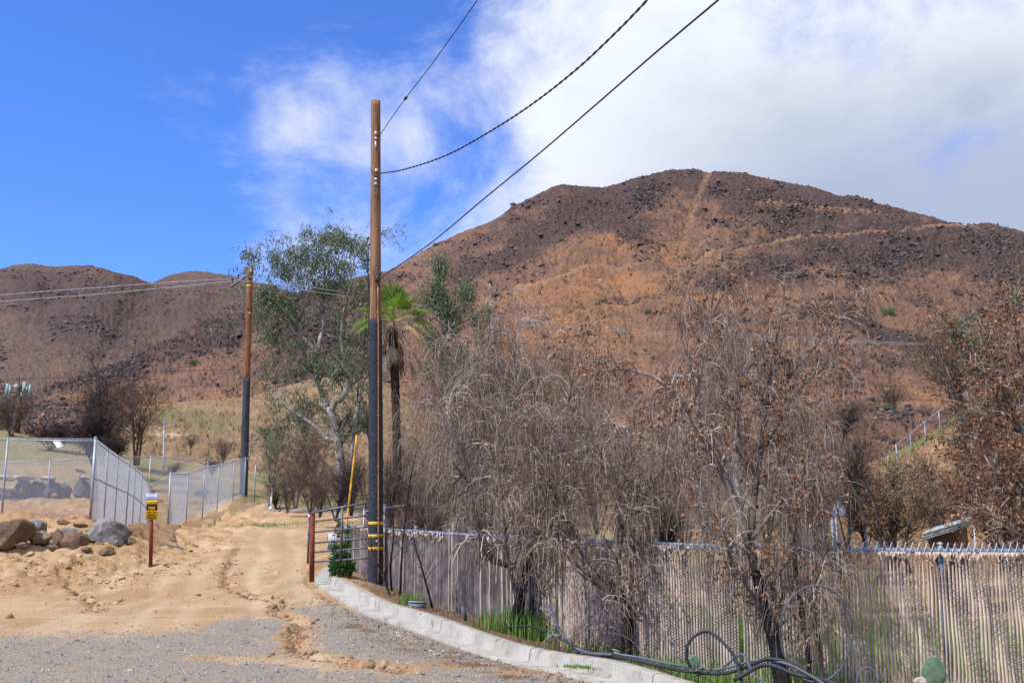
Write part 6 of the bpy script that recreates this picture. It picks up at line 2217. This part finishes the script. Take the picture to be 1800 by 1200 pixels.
GS = 'charred thin stems by the banded pole'
for i, (lb, pts) in enumerate((
        ('charred thin stem touching the right side of the banded pole', [(690, 1045, 18.6), (686, 1000, 18.5), (692, 930, 18.4), (684, 860, 18.3)]),
        ('tallest charred stem rising right of the banded pole', [(703, 1055, 18.0), (706, 980, 17.9), (714, 900, 17.8), (722, 840, 17.8), (735, 780, 17.8)]),
        ('charred stem leaning left across the pole foot', [(690, 1058, 17.8), (672, 1010, 18.0), (655, 970, 18.2), (652, 940, 18.3)]),
        ('pair of scorched twigs leaning left in front of the slats', [(760, 1068, 16.0), (745, 1010, 16.0), (730, 960, 16.0), (725, 930, 16.0)]))):
    t_ = thing('burnt_sapling', lb, 'sapling', tuple(P(*pts[0])), GS)
    p, r = resample(PP(pts), [.022, .018, .012, .006], 12)
    MB().tube(p, r, 7).build('stem', M_CHAR, t_, True)
    P1, R1 = spawn(p[None], r[None], 12, .3, 1, .2, .7, up=.5, rad=.5, rmin=.004, rs=rsV)
    P2, R2 = spawn(P1, R1, 50, .2, 1, .1, .35, up=.3, rad=.5, rmin=.0025, rs=rsV)
    MB().many(P1, R1, 4).many(P2, R2, 3).build('twigs', M_BRTWIG, t_)


def cactus(label, cx, cy, Y, w_, h_, tilt, mat, seed):
    bm = bmesh.new()
    bmesh.ops.create_uvsphere(bm, u_segments=36, v_segments=24, radius=1)
    co = np.array([v.co[:] for v in bm.verts])
    fl = [[v.index for v in f.verts] for f in bm.faces]
    bm.free()
    W_, H_ = w_ * Y / F / 2, h_ * Y / F / 2
    z = co[:, 2]
    wf = 1 - .18 * sstep(-z, 0, 1)
    # rows of areoles as low bumps
    bmp = (np.sin(co[:, 0] * 13 + z * 6) * np.sin(z * 15 - co[:, 0] * 4)).clip(0) ** 2
    y = co[:, 1] * .20 * (1 + .22 * bmp)
    x = co[:, 0] * wf
    co2 = np.stack([x * W_, y * W_, z * H_], -1)
    ct, st_ = math.cos(tilt), math.sin(tilt)
    co2 = np.stack([co2[:, 0] * ct + co2[:, 2] * st_, co2[:, 1], -co2[:, 0] * st_ + co2[:, 2] * ct], -1)
    c = np.array(P(cx, cy, Y))
    q4 = np.array([f for f in fl if len(f) == 4])
    q3 = np.array([f for f in fl if len(f) == 3])
    t_ = thing('prickly_pear', label, 'cactus', tuple(c - (0, 0, H_)))
    mk('pad', co2 + c, [q4, q3], mat, t_, True)
    # spine tufts
    rs = np.random.RandomState(seed)
    i = rs.choice(np.where(co[:, 1] < .1)[0], 60)
    n_ = co[i] * np.array([.3, 1, .3])
    n_ /= np.linalg.norm(n_, axis=1, keepdims=True)
    p0 = co2[i] + c
    pn = np.stack([p0, p0 + n_ * .006, p0 + n_ * .014], 1)
    MB().many(pn, np.tile([[.0014, .001, .0004]], (60, 1)), 3).build('spines', M_WHITE, t_)
    return t_


MC = simple('cactus_green', (.10, .20, .11), .25, 14, .6, .3, col2=(.17, .27, .16))
cactus('large round prickly pear pad at the bottom right below the slatted fence', 1641, 1186, 8.9, 42, 62, .08, MC, 1)
cactus('small prickly pear pad lying beside the arched black cable', 1219, 1164, 9.7, 24, 24, .5, MC, 2)
cactus('tiny pale prickly pear pad standing on the kerb edge near the forked trunk', 969, 1114, 12.9, 13, 20, .5, simple('pale_cactus_green', (.16, .24, .15), .2, 10), 3)
boulder('stone', 'whitish stone beside the large prickly pear pad', 1618, 1196, 8.9, 24, 16, RP, 91, group=None)
boulder('stone', 'pale orange stone lying near the tiny cactus pad', 982, 1117, 12.8, 14, 9, RT, 93, group=None)


def blades(name, label, x, y, z, h, mat, w=.004, cat=None):
    n = len(x)
    a = RS.rand(n) * 6.28
    ln = RS.rand(n) * .5
    c = np.stack([x, y, z], -1)
    e = np.stack([np.cos(a), np.sin(a), 0 * a], -1) * w
    d1 = np.stack([np.cos(a + 1.3) * ln * .3, np.sin(a + 1.3) * ln * .3, np.ones(n)], -1) * (h * .55)[:, None]
    d2 = np.stack([np.cos(a + 1.3) * ln, np.sin(a + 1.3) * ln, np.ones(n) * .95], -1) * h[:, None]
    V = np.stack([c - e, c + e, c + d1 + e * .8, c + d2, c + d1 - e * .8], 1)
    o = MB().quads(V).build(name, mat)
    return tag(o, label, kind='stuff')


n = 60000
x = RS.uniform(-2.5, 13, n)
y = RS.uniform(10, 24, n)
skb = side_of_kerb(x, y)
fy = np.interp(x, [-2.5, -1.75, 0, 1.64, 3.7, 5.7, 14], [20, 18, 15, 12.6, 11.25, 10.95, 10.8])
dn = sstep(fbm(x * .6, y * .6, 4, 55), -.35, .25) * np.where(y > fy + .1, 1.0, .0)
dn = dn * (1 - .5 * sstep(y, 16, 24))
kp = (RS.rand(n) < dn) & (x < y * .62)
x, y = x[kp], y[kp]
blades('grass', 'fresh green grass growing behind the slatted fence', x, y, H(x, y, False) - .02, .16 + .5 * RS.rand(len(x)) ** 1.3, M_GRASS, .008)
# tufts on the kerb side
tx, ty, th = [], [], []
for px, py, Y, s_, nn_, hh in ((695, 1062, 17.2, .22, 240, .12), (722, 1066, 16.6, .10, 150, .30), (940, 1095, 14.4, .35, 1100, .38), (960, 1085, 14.6, .3, 700, .32), (1150, 1130, 13.2, .45, 1500, .35), (1180, 1120, 13.4, .4, 1200, .35),
                            (1010, 1130, 13.0, .4, 300, .15), (1022, 1186, 10.8, .10, 160, .04), (640, 1040, 18.8, .2, 80, .08), (1240, 1150, 11.8, .5, 700, .28), (505, 905, 44, 1.6, 900, .16), (460, 908, 44, 1.5, 900, .14), (560, 888, 70, 4, 900, .5), (500, 890, 66, 4, 900, .5),
                            (1430, 1150, 11.3, .5, 800, .45)):
    q = P(px, py, Y)
    tx.append(q[0] + RS.randn(nn_) * s_)
    ty.append(Y + RS.randn(nn_) * s_ * .7)
    th.append(hh * (.4 + .8 * RS.rand(nn_)))
tx, ty, th = map(np.concatenate, (tx, ty, th))
kp = (side_of_kerb(tx, ty) > .2) | (ty > 30) | (th < .06)
tx, ty, th = tx[kp], ty[kp], th[kp]
blades('grass', 'green grass tufts along the kerb and the road head', tx, ty, H(tx, ty, False) + .05 * (ty < 17), th, M_GRASS, .005)
# dead leaf litter on the verge and at the kerb foot
n = 9000
i = RS.randint(0, len(KP) - 1, n)
T = KP[i + 1] - KP[i]
T /= np.linalg.norm(T, axis=1, keepdims=True)
off = np.where(RS.rand(n) < .55, .22 + np.abs(RS.randn(n)) * .5, -.42 - np.abs(RS.randn(n)) * .35)
q = KP[i] + T * RS.rand(n, 1) * .4 + np.stack([-T[:, 1], T[:, 0], 0 * off], -1) * off[:, None]
q[:, 2] = H(q[:, 0], q[:, 1]) + .006
kp = (q[:, 0] > -3.6)
q = q[kp]
fq = flakes(np.repeat(q[:, None], 2, 1), len(q), .030, hang=0, spread=.004)
tag(MB().quads(fq).build('leaf_litter', M_TANLEAF), 'fallen brown leaves along both sides of the kerb', kind='stuff')


def on_hill(Hh, px, py):
    r_ = Hh['rows']
    V = Hh['V'][:r_]
    d_ = V - np.array([0, 0, CAMZ])
    yc = CP * d_[..., 1] + SP * d_[..., 2]
    zc_ = -SP * d_[..., 1] + CP * d_[..., 2]
    sx = 900 + F * d_[..., 0] / yc
    sy = 600 - F * zc_ / yc
    i = np.argmin((sx - px) ** 2 + (sy - py) ** 2 + d_[..., 1] * .02)
    return V.reshape(-1, 3)[i]


GH = 'green bushes on the burnt hills'
for i, (px, py, wd, lb, hh) in enumerate((
        (1560, 555, 30, 'brightest green bush on the right of the main hill', HM), (1204, 457, 18, 'green bush at the foot of the straight firebreak', HM),
        (988, 424, 15, 'small green bush high on the left flank of the main hill', HM), (1138, 552, 18, 'green bush just below the middle track', HM),
        (1062, 531, 14, 'tiny green bush among dark stones on the middle slope', HM), (767, 433, 14, 'green bush on the skyline at the left shoulder of the main hill', HM),
        (286, 686, 18, 'round green bush on the lower left slope near the slim burnt tree', HM), (342, 641, 20, 'green bush below the dark rocks left of the far pole', HM),
        (1561, 720, 28, 'green bush under the purple grey bush on the orange slope', HM), (1440, 430, 8, 'tiny green bush under the upper right track', HM))):
    c = on_hill(hh, px, py)
    Y = c[1]
    s_ = wd * Y / F
    t_ = thing('green_bush', lb, 'bush', tuple(c), GH)
    rs = np.random.RandomState(400 + i)
    bl = [(px + rs.uniform(-.3, .3) * wd, py - wd * .18 + rs.uniform(-.12, .12) * wd, wd * .26, wd * .17) for _ in range(6)]
    MB().quads(leaves_blob(bl, Y, 1300, s_ * .07, .5, .1, rs, 1.2, wd * .2)).build('leaves', M_GREEN, t_)
    m = MB()
    for j in range(5):
        m.tube([c - (0, 0, s_ * .15), c + np.array([rs.uniform(-.3, .3), rs.uniform(-.2, .2), .35]) * s_], [s_ * .02, s_ * .008], 4)
    m.build('stems', M_BRTWIG, t_)
GO = 'dark boulders on the right of the main hill'
for i, (px, py, w_, h_, lb) in enumerate(((1513, 478, 15, 10, 'left boulder of the dark cluster below the long track'), (1534, 474, 11, 13, 'upright boulder topping the dark cluster below the long track'),
                                      (1549, 493, 14, 9, 'lower right boulder of the dark cluster below the long track'), (1575, 494, 11, 9, 'dark boulder standing alone right of the cluster'),
                                      (1620, 486, 13, 13, 'twin dark boulder farther right at the height of the cluster'), (1628, 480, 9, 8, 'smaller twin of the dark boulders farther right'),
                                      (1566, 463, 9, 8, 'small dark boulder above the cluster'), (1690, 690, 9, 6, 'grey boulder near the top of the embankment'))):
    if i == 7:
        continue
    c = on_hill(HM, px, py)
    boulder('boulder', lb, px, py, c[1] - .8, w_, h_, RD, 500 + i, group=GO)

# agaves on the embankment
GA = 'agaves on the embankment'
for i, (px, py, sz_, lb) in enumerate(((1693, 716, 13, 'larger pale agave beside the embankment fence'), (1717, 696, 10, 'smaller pale agave higher up beside the embankment fence'), (1660, 742, 8, 'small dark agave lower down the embankment'))):
    c = on_hill(HE, px, py + sz_ * .5)
    s_ = sz_ * c[1] / F * 1.2
    t_ = thing('agave', lb, 'agave', tuple(c), GA)
    m = MB()
    for j in range(22):
        a = j * 2.4
        e_ = .25 + .9 * (j / 22)
        d_ = np.array([math.cos(a) * math.cos(e_), math.sin(a) * math.cos(e_), math.sin(e_)])
        sd_ = np.array([-math.sin(a), math.cos(a), 0])
        m.add([c - sd_ * .1 * s_, c + sd_ * .1 * s_, c + d_ * s_ * .5 + sd_ * .11 * s_, c + d_ * s_, c + d_ * s_ * .5 - sd_ * .11 * s_, c + d_ * s_ * .5 - np.array([0, 0, .08 * s_])],
              [np.array([(0, 1, 2, 5)]), np.array([(0, 5, 4), (5, 2, 3), (5, 3, 4)])])
    m.build('leaves', simple('agave_leaf', (.28, .34, .25), .2, 3, .6), t_)

# ------------------------------------------------------------------ antenna mast
YA = 96
am = thing('antenna_mast', 'antenna mast with pale green panels rising from the burnt trees at the left edge', 'antenna', tuple(P(31, 765, YA)))
MB().tube(PP([(30, 770), (33, 720), (35, 676)], YA), [.28, .25, .2], 10).build('mast', simple('brown_mast', (.16, .08, .05), .3, 2), am, True)
M_PANEL = simple('pale_green_panel', (.30, .42, .38), .1, 2, .6)
for x0, y0, y1, w_ in ((12.5, 674, 696, 4.5), (17.3, 677, 697, 3), (42.5, 671, 692, 5), (38, 690, 698, 3.5), (52.5, 676, 694, 3), (48, 680, 686, 3)):
    a, b = P(x0 + 1, y0, YA - .5), P(x0 - .5, y1, YA - .5)
    MB().box((a + b) / 2, (w_ * YA / F, .2, abs(a[2] - b[2]))).box((a + b) / 2 + (0, .2, 0), (.08, .2, .12)).build('panel_antenna', M_PANEL, am)
for y0 in (681, 690):
    MB().tube(lin(P(9, y0, YA - .3), P(56, y0 - 1, YA - .3), 3), .05, 6).build('cross_arm', M_DKTWIG, am)
c = P(28.5, 679, YA - .6)
a = np.linspace(0, 1, 6)
m = MB()
m.tube([c + (0, .25, 0), c + (0, .15, 0), c, c - (0, .03, 0)], [.05, .2, .25, .245], 16)
m.build('dish', M_PANEL, am, True)
MB().tube(lin(P(34, 680, YA), P(34, 662, YA), 3), .04, 6).build('whip', M_DKTWIG, am)
